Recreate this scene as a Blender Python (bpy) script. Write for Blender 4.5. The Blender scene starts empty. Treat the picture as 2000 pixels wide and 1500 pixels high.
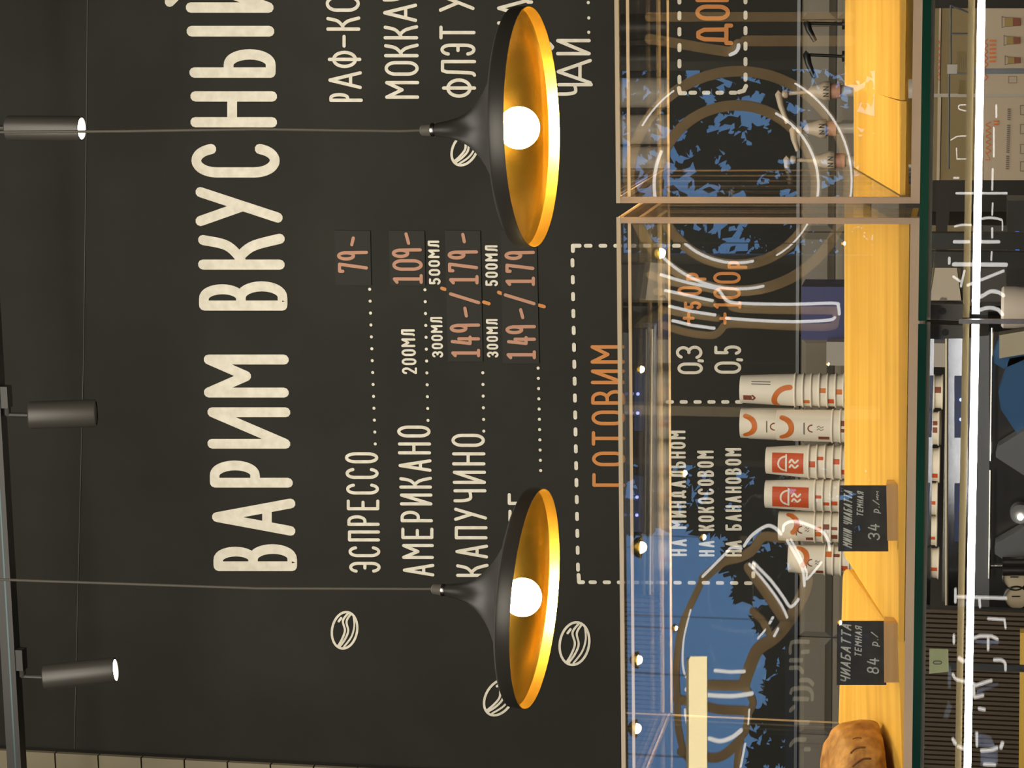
import bpy, math, random
from mathutils import Vector, Matrix
random.seed(7)
S = bpy.context.scene
COL = S.collection
pi, sin, cos = math.pi, math.sin, math.cos

# ------------------------------------------------------------------ camera
F = 4369.65; YAW, PITCH, ROLL = 0.176074, 0.197641, 0.017254
ZC = 1.28                                   # eye height
EYE = Vector((0, 0, ZC))
FWD = Vector((-sin(YAW)*cos(PITCH), cos(YAW)*cos(PITCH), sin(PITCH)))
_r = Vector((cos(YAW), sin(YAW), 0)); _u = _r.cross(FWD)
RGT = _r*cos(ROLL) + _u*sin(ROLL)
DWN = -(_u*cos(ROLL) - _r*sin(ROLL))
cd = bpy.data.cameras.new('camera'); cam = bpy.data.objects.new('camera', cd); COL.objects.link(cam)
cd.sensor_fit = 'HORIZONTAL'; cd.sensor_width = 36; cd.lens = F/2000*36
cd.clip_start = 0.05; cd.clip_end = 200
cam.matrix_world = Matrix.Translation(EYE) @ Matrix((DWN, RGT, -FWD)).transposed().to_4x4()
S.camera = cam
S.view_settings.view_transform = 'Standard'; S.view_settings.look = 'None'
S.view_settings.exposure = 0.0; S.view_settings.gamma = 1.0; S.view_settings.use_curve_mapping = False
try:
    S.cycles.transparent_max_bounces = 32; S.cycles.max_bounces = 10; S.cycles.glossy_bounces = 8
except Exception: pass

def ray(x, y):
    return (x-1000)/F*DWN + (750-y)/F*RGT + FWD
def P(x, y, Y):
    """point of the plane at depth Y seen where the photograph has (x, y)"""
    r = ray(x, y); return EYE + r*(Y/r.y)
def px(Y): return Y/F/cos(YAW)                 # metres per photograph pixel at depth Y (about)

# depths of the place (metres from the eye, along the counter's normal)
YF = 2.20       # front of the bread bins and the display cases
YB = 2.57       # back of the bread bins
YW = 5.50       # black menu wall
YT = 4.90       # light track
YS = -1.30      # neon signs by the street window, behind the viewer
YG = -1.55      # street window wall

# ------------------------------------------------------------------ world and lights
W = bpy.data.worlds.new('dusk_sky'); S.world = W; W.use_nodes = True
nt = W.node_tree; bg = nt.nodes['Background']
tc = nt.nodes.new('ShaderNodeTexCoord'); sx = nt.nodes.new('ShaderNodeSeparateXYZ'); cr = nt.nodes.new('ShaderNodeValToRGB')
nt.links.new(tc.outputs['Generated'], sx.inputs[0]); nt.links.new(sx.outputs['Z'], cr.inputs[0]); nt.links.new(cr.outputs[0], bg.inputs[0])
cr.color_ramp.elements[0].position = 0.0; cr.color_ramp.elements[0].color = (.24, .55, 1.0, 1)
cr.color_ramp.elements[1].position = 0.35; cr.color_ramp.elements[1].color = (.10, .27, .75, 1)
bg.inputs[1].default_value = 2.6

def area(name, loc, target, sx_, sy_, power, color):
    l = bpy.data.lights.new(name, 'AREA'); l.shape = 'RECTANGLE'; l.size = sx_; l.size_y = sy_
    l.energy = power; l.color = color
    o = bpy.data.objects.new(name, l); COL.objects.link(o); o.location = loc
    d = Vector(target)-Vector(loc); o.rotation_euler = d.to_track_quat('-Z', 'Y').to_euler(); return o
area('menu_fill_light', (-0.7, 3.2, 3.6), (-0.7, 5.5, 1.75), 3.0, 1.5, 72, (1, .93, .80))  # added area light without a fixture, brightens the menu wall
area('counter_fill_light', (-0.3, -.35, 3.1), (-0.4, 2.6, 1.3), 2.0, .6, 62, (1, .90, .74))  # added fill from the front for bins, tags and boards
area('sign_fill_light', (-0.8, 0.6, 3.3), (-1.1, -1.4, 1.5), 2.4, .6, 170, (1, .84, .60))  # added fill that lights the brown sign backings

# ------------------------------------------------------------------ materials
def pr(name, col, rough=.5, metal=0.0, spec=.5, emit=None, es=0.0):
    m = bpy.data.materials.new(name); m.use_nodes = True
    b = m.node_tree.nodes['Principled BSDF']
    b.inputs['Base Color'].default_value = (*col, 1); b.inputs['Roughness'].default_value = rough
    b.inputs['Metallic'].default_value = metal; b.inputs['Specular IOR Level'].default_value = spec
    if emit:
        b.inputs['Emission Color'].default_value = (*emit, 1); b.inputs['Emission Strength'].default_value = es
    return m
def noisy(m, c1, c2, scale, stretch=(1, 1, 1), bump=0.0, detail=4, lo=.35, hi=.65):
    t = m.node_tree; b = t.nodes['Principled BSDF']
    co = t.nodes.new('ShaderNodeTexCoord'); mp = t.nodes.new('ShaderNodeMapping'); nz = t.nodes.new('ShaderNodeTexNoise'); rp = t.nodes.new('ShaderNodeValToRGB')
    mp.inputs['Scale'].default_value = stretch; nz.inputs['Scale'].default_value = scale; nz.inputs['Detail'].default_value = detail
    t.links.new(co.outputs['Object'], mp.inputs[0]); t.links.new(mp.outputs[0], nz.inputs['Vector']); t.links.new(nz.outputs[0], rp.inputs[0])
    rp.color_ramp.elements[0].color = (*c1, 1); rp.color_ramp.elements[0].position = lo
    rp.color_ramp.elements[1].color = (*c2, 1); rp.color_ramp.elements[1].position = hi
    t.links.new(rp.outputs[0], b.inputs['Base Color'])
    if bump:
        bp = t.nodes.new('ShaderNodeBump'); bp.inputs['Strength'].default_value = bump; bp.inputs['Distance'].default_value = .004
        t.links.new(nz.outputs[0], bp.inputs['Height']); t.links.new(bp.outputs[0], b.inputs['Normal'])
    return m
def clear(name, base=.05, tint=(1, 1, 1), gcol=(1, 1, 1), rough=0.0, power=5.0):
    """clear sheet: straight through, plus a mirror share that grows at grazing angles"""
    m = bpy.data.materials.new(name); m.use_nodes = True; t = m.node_tree
    for n in list(t.nodes): t.nodes.remove(n)
    out = t.nodes.new('ShaderNodeOutputMaterial'); mx = t.nodes.new('ShaderNodeMixShader')
    tr = t.nodes.new('ShaderNodeBsdfTransparent'); gl = t.nodes.new('ShaderNodeBsdfGlossy'); lw = t.nodes.new('ShaderNodeLayerWeight')
    tr.inputs[0].default_value = (*tint, 1); gl.inputs['Color'].default_value = (*gcol, 1); gl.inputs['Roughness'].default_value = rough
    pw = t.nodes.new('ShaderNodeMath'); pw.operation = 'POWER'; pw.inputs[1].default_value = power
    ma = t.nodes.new('ShaderNodeMath'); ma.operation = 'MULTIPLY_ADD'; ma.inputs[1].default_value = 1-base; ma.inputs[2].default_value = base; ma.use_clamp = True
    lw.inputs['Blend'].default_value = .5
    t.links.new(lw.outputs['Facing'], pw.inputs[0]); t.links.new(pw.outputs[0], ma.inputs[0]); t.links.new(ma.outputs[0], mx.inputs[0])
    t.links.new(tr.outputs[0], mx.inputs[1]); t.links.new(gl.outputs[0], mx.inputs[2]); t.links.new(mx.outputs[0], out.inputs[0])
    return m
def glow(name, col, s):
    m = bpy.data.materials.new(name); m.use_nodes = True; t = m.node_tree
    for n in list(t.nodes): t.nodes.remove(n)
    out = t.nodes.new('ShaderNodeOutputMaterial'); e = t.nodes.new('ShaderNodeEmission')
    e.inputs[0].default_value = (*col, 1); e.inputs[1].default_value = s; t.links.new(e.outputs[0], out.inputs[0]); return m

M = {}
M['wall'] = noisy(pr('black_wall_paint', (.03, .03, .025), .75, spec=.2), (.0215, .0208, .0168), (.028, .0272, .022), 3, bump=.03)
M['dark'] = pr('dark_interior', (.012, .011, .010), .8, spec=.1)
M['ceiling'] = pr('black_ceiling_paint', (.018, .017, .015), .8, spec=.15)
M['floor'] = noisy(pr('dark_floor', (.05, .045, .04), .4), (.04, .036, .03), (.07, .06, .05), 6)
M['paint'] = noisy(pr('white_wall_paint', (.75, .70, .58), .6), (.70, .65, .53), (.82, .77, .65), 40)
M['orange'] = pr('orange_wall_paint', (.62, .23, .045), .6)
M['salmon'] = pr('salmon_marker', (.50, .245, .15), .6)
M['film'] = pr('grey_sticker_film', (.031, .030, .0255), .7, spec=.2)
M['black'] = pr('black_metal', (.022, .021, .019), .45)
M['shade'] = pr('black_shade_enamel', (.04, .038, .034), .42)
M['spot'] = pr('spot_body_enamel', (.045, .041, .035), .42)
M['cordm'] = pr('grey_cord', (.16, .15, .13), .6)
M['steel'] = pr('brushed_steel', (.62, .60, .57), .25, 1)
M['chrome'] = pr('polished_steel', (.55, .56, .60), .12, 1)
M['gold'] = noisy(pr('gold_leaf_lining', (.85, .5, .08), .27, 1.0), (.60, .385, .055), (.84, .57, .115), 9, (1, 1, .4), bump=.25)
M['bulb'] = glow('warm_bulb', (1, .75, .36), 300)
M['lens'] = glow('spot_lens', (1, .90, .70), 14)
M['led'] = glow('white_led', (1, .97, .90), 24)
M['neon'] = glow('white_neon', (1, .96, .90), 5.5)
M['warmlamp'] = glow('warm_linear_lamp', (1, .80, .42), 9)
M['roomlamp'] = glow('room_bulb', (1, .85, .55), 40)
M['acrylic'] = clear('clear_acrylic', .052)
M['caseglass'] = clear('case_front_glass', .05)
M['topglass'] = clear('counter_glass', .05, (.93, .98, .95))
M['winglass'] = clear('window_glass', .02)
M['edge'] = pr('polished_acrylic_edge', (.70, .55, .43), .2, spec=.8)
M['edgehi'] = pr('bevelled_acrylic_edge', (.80, .66, .46), .12, spec=1)
_t = M['edge'].node_tree; _b = _t.nodes['Principled BSDF']; _o = _t.nodes['Material Output']
_mx = _t.nodes.new('ShaderNodeMixShader'); _tl = _t.nodes.new('ShaderNodeBsdfTranslucent'); _tl.inputs[0].default_value = (.74, .66, .56, 1)
_mx.inputs[0].default_value = .4; _t.links.new(_b.outputs[0], _mx.inputs[1]); _t.links.new(_tl.outputs[0], _mx.inputs[2]); _t.links.new(_mx.outputs[0], _o.inputs[0])
M['green'] = noisy(pr('green_glass_edge', (.006, .05, .03), .1, spec=.7), (.004, .028, .028), (.008, .07, .04), 3)
M['wood'] = noisy(pr('pine_board', (.7, .4, .1), .38), (.66, .405, .064), (.80, .54, .118), 5, (.5, 9, 9))
M['block'] = noisy(pr('oak_block', (.45, .3, .13), .5), (.44, .28, .12), (.58, .40, .20), 8, (.6, 9, 9))
M['slate'] = noisy(pr('chalkboard', (.02, .02, .02), .5), (.018, .019, .022), (.03, .031, .034), 60)
M['chalk'] = noisy(pr('grey_chalk', (.3, .36, .38), .8), (.34, .40, .42), (.55, .60, .61), 150)
M['bread'] = noisy(pr('bread_crust', (.4, .18, .04), .6), (.23, .095, .017), (.50, .27, .07), 60, bump=1.0)
M['cut'] = pr('bread_slash', (.16, .06, .012), .7)
M['cup'] = pr('white_paper', (.80, .73, .60), .55)
M['orangep'] = pr('orange_print', (.62, .16, .025), .5)
M['redp'] = pr('red_print', (.58, .085, .022), .5)
M['brownp'] = pr('brown_print', (.22, .06, .03), .5)
M['inkp'] = pr('grey_ink', (.16, .14, .12), .6)
M['tile'] = pr('grey_glazed_tile', (.20, .177, .138), .22)
M['grout'] = pr('dark_grout', (.035, .03, .025), .8)
M['beige'] = noisy(pr('beige_wall_tile', (.5, .43, .3), .5), (.22, .19, .125), (.27, .23, .155), 4)
M['pump'] = pr('cream_plastic', (.52, .42, .30), .4)
M['pinkr'] = pr('pink_ring', (.52, .27, .18), .5)
M['bottle'] = pr('pale_bottle', (.40, .36, .30), .3)
M['blackp'] = pr('black_plastic', (.012, .012, .012), .35)
M['blue'] = pr('blue_plastic', (.035, .04, .13), .4)
M['bluelid'] = pr('smoky_blue_plastic', (.02, .09, .22), .25)
M['greybox'] = pr('grey_cardboard', (.33, .30, .26), .6)
M['card'] = pr('cream_card', (.50, .43, .34), .6)
M['cards'] = pr('cream_card_sheet', (.46, .39, .31), .6)
M['alu'] = pr('aluminium_profile', (.50, .45, .33), .35, .6)
M['bronze'] = pr('bronze_profile', (.20, .155, .075), .4, .3)
M['conn'] = pr('dark_grey_plastic', (.055, .052, .048), .5)
M['louver'] = pr('brown_ribbed_panel', (.075, .055, .035), .6)
M['machine'] = pr('grey_machine_enamel', (.16, .17, .18), .35, .4)
M['panelb'] = pr('dark_blue_panel', (.05, .07, .15), .25)
M['bled'] = glow('blue_led', (.35, .4, 1), 3)
M['gface'] = pr('gauge_face', (.50, .42, .30), .5)
M['screen'] = glow('blue_screen', (.08, .25, .9), 1.4)
M['pinkled'] = glow('pink_led', (1, .2, .2), 1.2)
M['back'] = pr('brown_backing_board', (.40, .27, .12), .6)
M['skypatch'] = pr('mirrored_sky_blue', (.30, .42, .75), .4)
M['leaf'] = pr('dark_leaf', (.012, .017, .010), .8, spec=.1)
M['bark'] = pr('bark', (.03, .022, .016), .9)
M['label'] = pr('pale_green_label', (.62, .66, .34), .5)
M['plinth'] = pr('dark_plinth', (.02, .02, .02), .6)
M['asphalt'] = pr('street_asphalt', (.03, .03, .03), .9)
M['signl'] = pr('cream_sign_letters', (.60, .52, .38), .5)
M['yellowc'] = pr('kraft_card', (.33, .235, .085), .7)
M['paper'] = pr('white_note_paper', (.72, .64, .56), .6)

# ------------------------------------------------------------------ mesh helpers
class MB:
    def __init__(s): s.v = []; s.f = []; s.m = []; s.k = 0; s.j = 0; s.x = {}
    def ex(s, name): return s.x.setdefault(name, MB())
    def add(s, vs, fs):
        n = len(s.v); s.v += [tuple(p) for p in vs]; s.f += [tuple(i+n for i in f) for f in fs]; s.m += [s.k]*len(fs); return s
    def box(s, a, b):
        (x0, y0, z0), (x1, y1, z1) = a, b
        x0, x1 = sorted((x0, x1)); y0, y1 = sorted((y0, y1)); z0, z1 = sorted((z0, z1))
        return s.add([(x0,y0,z0),(x1,y0,z0),(x1,y1,z0),(x0,y1,z0),(x0,y0,z1),(x1,y0,z1),(x1,y1,z1),(x0,y1,z1)],
              [(0,3,2,1),(4,5,6,7),(0,1,5,4),(1,2,6,5),(2,3,7,6),(3,0,4,7)])
    def hexa(s, q, d):
        """front quad q (4 points), pushed back by vector d"""
        d = Vector(d); q = [Vector(p) for p in q]
        return s.add(q+[p+d for p in q], [(0,1,2,3),(7,6,5,4),(0,4,5,1),(1,5,6,2),(2,6,7,3),(3,7,4,0)])
    def lathe(s, prof, n=40, c=(0, 0, 0), axis=None):
        c = Vector(c); R = Matrix.Identity(3)
        if axis is not None: R = Vector((0,0,1)).rotation_difference(Vector(axis)).to_matrix()
        vs = []; fs = []
        for (r, h) in prof:
            for i in range(n):
                a = 2*pi*i/n; vs.append(c + R @ Vector((r*cos(a), r*sin(a), h)))
        for j in range(len(prof)-1):
            for i in range(n):
                k = (i+1) % n; fs.append((j*n+i, j*n+k, (j+1)*n+k, (j+1)*n+i))
        if prof[0][0] > 1e-6: fs.append(tuple(reversed(range(n))))
        if prof[-1][0] > 1e-6: fs.append(tuple(range((len(prof)-1)*n, len(prof)*n)))
        return s.add(vs, fs)
    def open_lathe(s, prof, n=64):
        vs = []; fs = []
        for (r, h) in prof:
            for i in range(n):
                a = 2*pi*i/n; vs.append((r*cos(a), r*sin(a), h))
        for j in range(len(prof)-1):
            for i in range(n):
                k = (i+1) % n; fs.append((j*n+i, j*n+k, (j+1)*n+k, (j+1)*n+i))
        return s.add(vs, fs)
    def tube(s, pts, r, n=10):
        pts = [Vector(p) for p in pts]; vs = []; fs = []
        for i, p in enumerate(pts):
            t = (pts[min(i+1, len(pts)-1)]-pts[max(i-1, 0)]).normalized()
            a = t.orthogonal().normalized() if i == 0 else (a - t*a.dot(t)).normalized()
            b = t.cross(a); rr = r[i] if isinstance(r, (list, tuple)) else r
            for k in range(n):
                an = 2*pi*k/n; vs.append(p + a*rr*cos(an) + b*rr*sin(an))
        for i in range(len(pts)-1):
            for k in range(n):
                j = (k+1) % n; fs.append((i*n+k, i*n+j, (i+1)*n+j, (i+1)*n+k))
        fs.append(tuple(reversed(range(n)))); fs.append(tuple(range((len(pts)-1)*n, len(pts)*n)))
        return s.add(vs, fs)
    def stroke(s, pts, w, Y0, dY=0.0, n=10):
        """round-ended brush stroke in the plane Y=Y0 from (X,Z) points; dY gives it depth"""
        if len(pts) == 1: pts = [pts[0], (pts[0][0]+1e-5, pts[0][1])]
        base = Y0                                     # overlapping dabs lie a hair apart
        for (a, b) in zip(pts, pts[1:]):
            s.j = (s.j+1) % 61; Y0 = base+(s.j-30)*1.1e-5*(1 if dY >= 0 else -1)
            dx, dz = b[0]-a[0], b[1]-a[1]; L = math.hypot(dx, dz)
            if L < 1e-7: continue
            nx, nz = -dz/L*w/2, dx/L*w/2
            q = [(a[0]+nx, a[1]+nz), (a[0]-nx, a[1]-nz), (b[0]-nx, b[1]-nz), (b[0]+nx, b[1]+nz)]
            if dY: s.hexa([(x, Y0, z) for x, z in q], (0, dY, 0))
            else: s.add([(x, Y0, z) for x, z in q], [(0, 1, 2, 3)])
        for p in pts:
            s.j = (s.j+1) % 61; Y0 = base+(s.j-30)*1.1e-5*(1 if dY >= 0 else -1)
            c = [(p[0]+w/2*cos(2*pi*k/n), p[1]+w/2*sin(2*pi*k/n)) for k in range(n)]
            vs = [(x, Y0, z) for x, z in c]; fs = [tuple(range(n))]
            if dY:
                vs += [(x, Y0+dY, z) for x, z in c]; fs += [tuple(range(2*n-1, n-1, -1))] + [(k, n+k, n+(k+1) % n, (k+1) % n) for k in range(n)]
            s.add(vs, fs)
        return s
    def build(s, name, mat, parent=None, smooth=False, loc=None):
        me = bpy.data.meshes.new(name); me.from_pydata(s.v, [], s.f)
        for mm in (mat if isinstance(mat, (list, tuple)) else [mat]): me.materials.append(mm)
        for p, k in zip(me.polygons, s.m): p.material_index = k
        if smooth:
            for p in me.polygons: p.use_smooth = True
            try: me.set_sharp_from_angle(angle=math.radians(40))
            except Exception: pass
        me.update()
        o = bpy.data.objects.new(name, me); COL.objects.link(o)
        if parent is not None: o.parent = parent
        if loc is not None: o.location = loc
        return o
def tag(o, label, cat, group=None):
    o['label'] = label; o['category'] = cat
    if group: o['group'] = group
    return o
def root(name, loc, label, cat, group=None, rot=None):
    o = bpy.data.objects.new(name, None); o.empty_display_size = .02; COL.objects.link(o); o.location = loc
    if rot: o.rotation_euler = rot
    return tag(o, label, cat, group)
def local(mb, o):
    """bring mesh points, given in world space, into the frame of an unrotated root"""
    c = o.location; mb.v = [(p[0]-c.x, p[1]-c.y, p[2]-c.z) for p in mb.v]; return mb
def part(mb, name, mat, o, smooth=False, label=None):
    p = local(mb, o).build(name, mat, o, smooth)
    if label: p['label'] = label
    return p
def struct(mb, name, mat, parent=None):
    o = mb.build(name, mat, parent); o['kind'] = 'structure'; return o
def XZ(x, y, Y):
    p = P(x, y, Y); return (p.x, p.z)
def E(cx, cy, rx, ry, a0, a1, n=12):
    return [(cx+rx*cos(math.radians(a0+(a1-a0)*i/n)), cy+ry*sin(math.radians(a0+(a1-a0)*i/n))) for i in range(n+1)]
def smoothline(p, n=6):
    """Catmull-Rom through the points"""
    if len(p) < 3: return list(p)
    q = [p[0]]+list(p)+[p[-1]]; out = []
    for i in range(1, len(q)-2):
        a, b, c, d = q[i-1], q[i], q[i+1], q[i+2]
        for k in range(n):
            t = k/n
            out.append(tuple(.5*((2*b[j])+(-a[j]+c[j])*t+(2*a[j]-5*b[j]+4*c[j]-d[j])*t*t+(-a[j]+3*b[j]-3*c[j]+d[j])*t**3) for j in (0, 1)))
    return out+[p[-1]]

# ------------------------------------------------------------------ hand-lettered alphabet (x right, y down, unit cell)
bowlR = lambda y0, y1, r=.95: [(0, y0), (.45*r, y0)] + E(.45*r, (y0+y1)/2, .55*r, (y1-y0)/2, -90, 90) + [(0, y1)]
GL = {
 'А': [[(0, 1), (.5, 0), (1, 1)], [(.22, .68), (.78, .68)]],
 'Б': [[(.92, 0), (0, 0), (0, 1)], bowlR(.48, 1)],
 'В': [[(0, 0), (0, 1)], bowlR(0, .47, .85), bowlR(.47, 1, 1.0)],
 'Г': [[(.92, 0), (0, 0), (0, 1)]],
 'Д': [[(.18, .86), (.22, .2), (.35, .03), (.6, .03), (.76, .2), (.78, .86)], [(0, 1), (0, .86), (1, .86), (1, 1)]],
 'Е': [[(.95, 0), (0, 0), (0, 1), (.95, 1)], [(0, .5), (.8, .5)]],
 'И': [[(0, 0), (0, 1), (1, 0), (1, 1)]],
 'Й': [[(0, 0), (0, 1), (1, 0), (1, 1)], [(.2, -.27), (.5, -.16), (.8, -.27)]],
 'К': [[(0, 0), (0, 1)], smoothline([(.95, 0), (.75, .3), (.3, .47), (0, .5)]), smoothline([(.3, .47), (.72, .65), (1, 1)])],
 'Л': [smoothline([(0, 1), (.14, .93), (.2, .6), (.24, .12)]) + [(.34, 0), (1, 0), (1, 1)]],
 'М': [[(0, 1), (0, 0), (.5, .5), (1, 0), (1, 1)]],
 'Н': [[(0, 0), (0, 1)], [(1, 0), (1, 1)], [(0, .48), (1, .48)]],
 'О': [E(.5, .3, .5, .3, -180, 0) + E(.5, .7, .5, .3, 0, 180) + [(0, .3)]],
 'П': [[(0, 1), (0, 0), (1, 0), (1, 1)]],
 'Р': [[(0, 0), (0, 1)], bowlR(0, .55)],
 'С': [E(.5, .26, .5, .26, -15, -180) + E(.5, .74, .5, .26, 180, 15)],
 'Т': [[(0, 0), (1, 0)], [(.5, 0), (.5, 1)]],
 'У': [[(0, 0), (.52, .55)], [(1, 0), (.12, 1)]],
 'Ф': [E(.5, .5, .5, .36, 0, 360, 24), [(.5, 0), (.5, 1)]],
 'Ч': [smoothline([(0, 0), (.02, .3), (.2, .5), (.6, .52), (1, .48)]), [(1, 0), (1, 1)]],
 'Ь': [[(0, 0), (0, 1)], bowlR(.45, 1)],
 'Э': [E(.5, .26, .5, .26, -165, 0) + E(.5, .74, .5, .26, 0, 165), [(.4, .5), (1, .5)]],
 'Я': [[(1, 0), (1, 1)], [(1-a, b) for a, b in bowlR(0, .52)], [(.55, .52), (0, 1)]],
 'Ц': [[(0, 0), (0, 1), (1, 1)], [(.85, 0), (.85, 1)], [(1, 1), (1, 1.2)]],
 '0': [E(.5, .3, .5, .3, -180, 0) + E(.5, .7, .5, .3, 0, 180) + [(0, .3)]],
 '1': [[(.1, .1), (.55, 0), (.55, 1)], [(.1, 1), (1, 1)]],
 '2': [E(.5, .28, .5, .28, -170, 30) + [(0, 1), (1, 1)]],
 '3': [E(.45, .25, .5, .25, -160, 90) + E(.45, .74, .55, .26, -90, 160)],
 '4': [[(.3, 0), (0, .68), (1, .68)], [(.72, .25), (.72, 1)]],
 '5': [[(.9, 0), (.1, 0), (.08, .42)] + E(.45, .7, .52, .3, -130, 150)],
 '7': [[(0, .12), (0, 0), (.95, 0), (.45, 1)]],
 '8': [E(.5, .24, .42, .24, 0, 360, 20), E(.5, .73, .5, .27, 0, 360, 20)],
 '9': [E(.45, .27, .45, .27, 0, 360, 20), [(.9, .2), (.95, 1)]],
 '-': [[(0, .5), (1, .5)]], '+': [[(0, .5), (1, .5)], [(.5, .3), (.5, .7)]], '/': [[(1, 0), (0, 1)]],
 ',': [[(.5, .95), (.3, 1.12)]], '.': [[(.5, 1)]], 'р': [[(0.1, .2), (0, 1.25)], bowlR(.2, .95)],
}
WID = {'М': 1.25, 'Ф': 1.15, '-': .8, '1': .75, ',': .35, '.': .3, ' ': .7, 'Д': 1.15, 'А': 1.05, '+': .9}
def letters(mb, text, boxes, w, Y, slant=0.0):
    """boxes: per letter (yL, yR, xT, xB) in photograph pixels; w stroke width in pixels"""
    for ch, (yL, yR, xT, xB) in zip(text, boxes):
        h = w/2
        for pl in GL[ch]:
            pts = []
            for gx, gy in pl:
                xx = xT+h+gy*(xB-xT-2*h); yy = yL-h+gx*(yR-yL+2*h) - slant*(1-gy)*(xB-xT)
                pts.append(XZ(xx, yy, Y))
            mb.stroke(pts, w*px(Y), Y)
    return mb
def line_boxes(text, yL, yR, xT0, xB0, xT1=None, xB1=None, gap=.38):
    """spread a word along its line, from yL to yR"""
    xT1 = xT0 if xT1 is None else xT1; xB1 = xB0 if xB1 is None else xB1
    ws = [WID.get(c, 1.0) for c in text]
    tot = sum(ws)+gap*(len(text)-1); k = (yR-yL)/tot; out = []; t = 0
    for c, wd in zip(text, ws):
        a, b = yL+k*t, yL+k*(t+wd); f = (t+wd/2)/tot
        out.append((a, b, xT0+(xT1-xT0)*f, xB0+(xB1-xB0)*f)); t += wd+gap
    return out
def word(mb, text, yL, yR, xT0, xB0, xT1=None, xB1=None, w=6, Y=YW-.002, gap=.38, slant=0.0):
    bx = line_boxes(text, yL, yR, xT0, xB0, xT1, xB1, gap)
    keep = [(c, b) for c, b in zip(text, bx) if c != ' ']
    return letters(mb, [c for c, _ in keep], [b for _, b in keep], w, Y, slant)

# ------------------------------------------------------------------ the room
XL0, XR0 = -3.0, 1.6
struct(MB().box((XL0, YW, 0), (XR0, YW+.1, 4.3)), 'wall_back', M['wall'])
struct(MB().box((XL0, YG-.1, 4.3), (XR0, YW+.1, 4.4)), 'ceiling', M['ceiling'])
struct(MB().box((XL0, YG-.1, -.1), (XR0, YW+.1, 0)), 'floor', M['floor'])
struct(MB().box((XL0-.1, YG, 0), (XL0, YW, 4.3)), 'wall_left', M['dark'])
struct(MB().box((XR0, YG, 0), (XR0+.1, YW, 4.3)), 'wall_right', M['dark'])
# beige tiled pier at the end of the menu wall
mb = MB()
ex = [P(x, y, YW-.05).x for x, y in ((0, 1463), (800, 1488))]
pier_x = ex[0]-.004
for i in range(-2, 40):
    z1 = P(25+84*i, 1480, YW-.05).z; z0 = P(25+84*(i+1)-3, 1480, YW-.05).z
    if z0 < .02 or z1 > 4.28: continue
    for c in range(2):
        mb.box((pier_x-.30*(c+1)+.004, YW-.05, z0), (pier_x-.30*c, YW-.035, z1))
pt = struct(mb, 'trim_1', M['beige'])
pier = struct(MB().box((XL0, YW-.036, .01), (pier_x-.004, YW, 4.29)), 'trim_2', M['grout'])
# faint pale seam across the wall above the title
a = [XZ(x, y, YW-.003) for x, y in ((145, 1462), (151, 1200), (163, 700), (168, 300), (171, -20))]
struct(MB().stroke(a, .0016, YW-.003), 'trim_3', pr('wall_seam_filler', (.075, .08, .075), .6))
# bevelled grey tiles under the menu
ztop = P(1558, 900, YW-.012).z
mb = MB(); tw = 203.5*px(YW)*cos(YAW)*1.0; x_j = P(1600, 1246, YW-.02).x
rows = [P(v, 1246, YW-.02).z for v in (1558, 1625, 1692, 1759)]
for r in range(3):
    z1, z0 = rows[r]-.001, rows[r+1]+.0015
    for k in range(-7, 9):
        xa, xb = x_j+k*tw+.001, x_j+(k+1)*tw-.001
        bw = .016; yb, yf = YW-.012, YW-.024
        vs = [(xa, yb, z0), (xb, yb, z0), (xb, yb, z1), (xa, yb, z1), (xa+bw, yf, z0+bw), (xb-bw, yf, z0+bw), (xb-bw, yf, z1-bw), (xa+bw, yf, z1-bw)]
        mb.add(vs, [(4, 5, 6, 7), (0, 1, 5, 4), (1, 2, 6, 5), (2, 3, 7, 6), (3, 0, 4, 7)])
struct(mb, 'trim_4', M['tile'])
struct(MB().box((pier_x, YW-.0125, .3), (XR0, YW, rows[0])), 'trim_5', M['grout'])
struct(MB().box((pier_x, YW-.022, rows[0]), (XR0, YW, rows[0]+.008)), 'trim_6', M['machine'])

# street window wall behind the viewer, with two openings
def R(x, y, Ym):
    """point at depth Ym behind the viewer that the bin fronts mirror to photograph point (x, y)"""
    p = P(x, y, 2*YF-Ym); return Vector((p.x, Ym, p.z))
a0, a1 = R(1500, 1560, YG).x, R(1500, 900, YG).x
b0, b1 = R(1500, 520, YG).x, R(1500, 118, YG).x
zt, zb = R(1195, 750, YG).z, R(1720, 750, YG).z
mb = MB()
for xa, xb in ((XL0, a0), (a1, b0), (b1, XR0)): mb.box((xa, YG-.1, 0), (xb, YG, 4.3))
for xa, xb in ((a0, a1), (b0, b1)):
    mb.box((xa, YG-.1, 0), (xb, YG, zb)); mb.box((xa, YG-.1, zt), (xb, YG, 4.3))
struct(mb, 'wall_front', M['dark'])
for n_, (xa, xb) in enumerate(((a0, a1), (b0, b1))):
    mb = MB(); t = .025
    mb.box((xa, YG-.07, zb), (xa+t, YG-.03, zt)); mb.box((xb-t, YG-.07, zb), (xb, YG-.03, zt))
    mb.box((xa, YG-.07, zb), (xb, YG-.03, zb+t)); mb.box((xa, YG-.07, zt-t), (xb, YG-.03, zt))
    wf = struct(mb, 'window_%d' % (n_+1), M['black'])
    struct(MB().box((xa+t, YG-.053, zb+t), (xb-t, YG-.047, zt-t)), 'window_pane', M['winglass'], wf)
# pale post between the windows, mirrored as a soft upright bar
q0, q1 = R(1300, 793, YG+.06), R(1450, 815, YG+.06)
struct(MB().box((min(q0.x, q1.x), YG+.01, zb), (max(q0.x, q1.x), YG+.06, zt)), 'trim_7', pr('taupe_post', (.34, .28, .20), .6))

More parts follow.
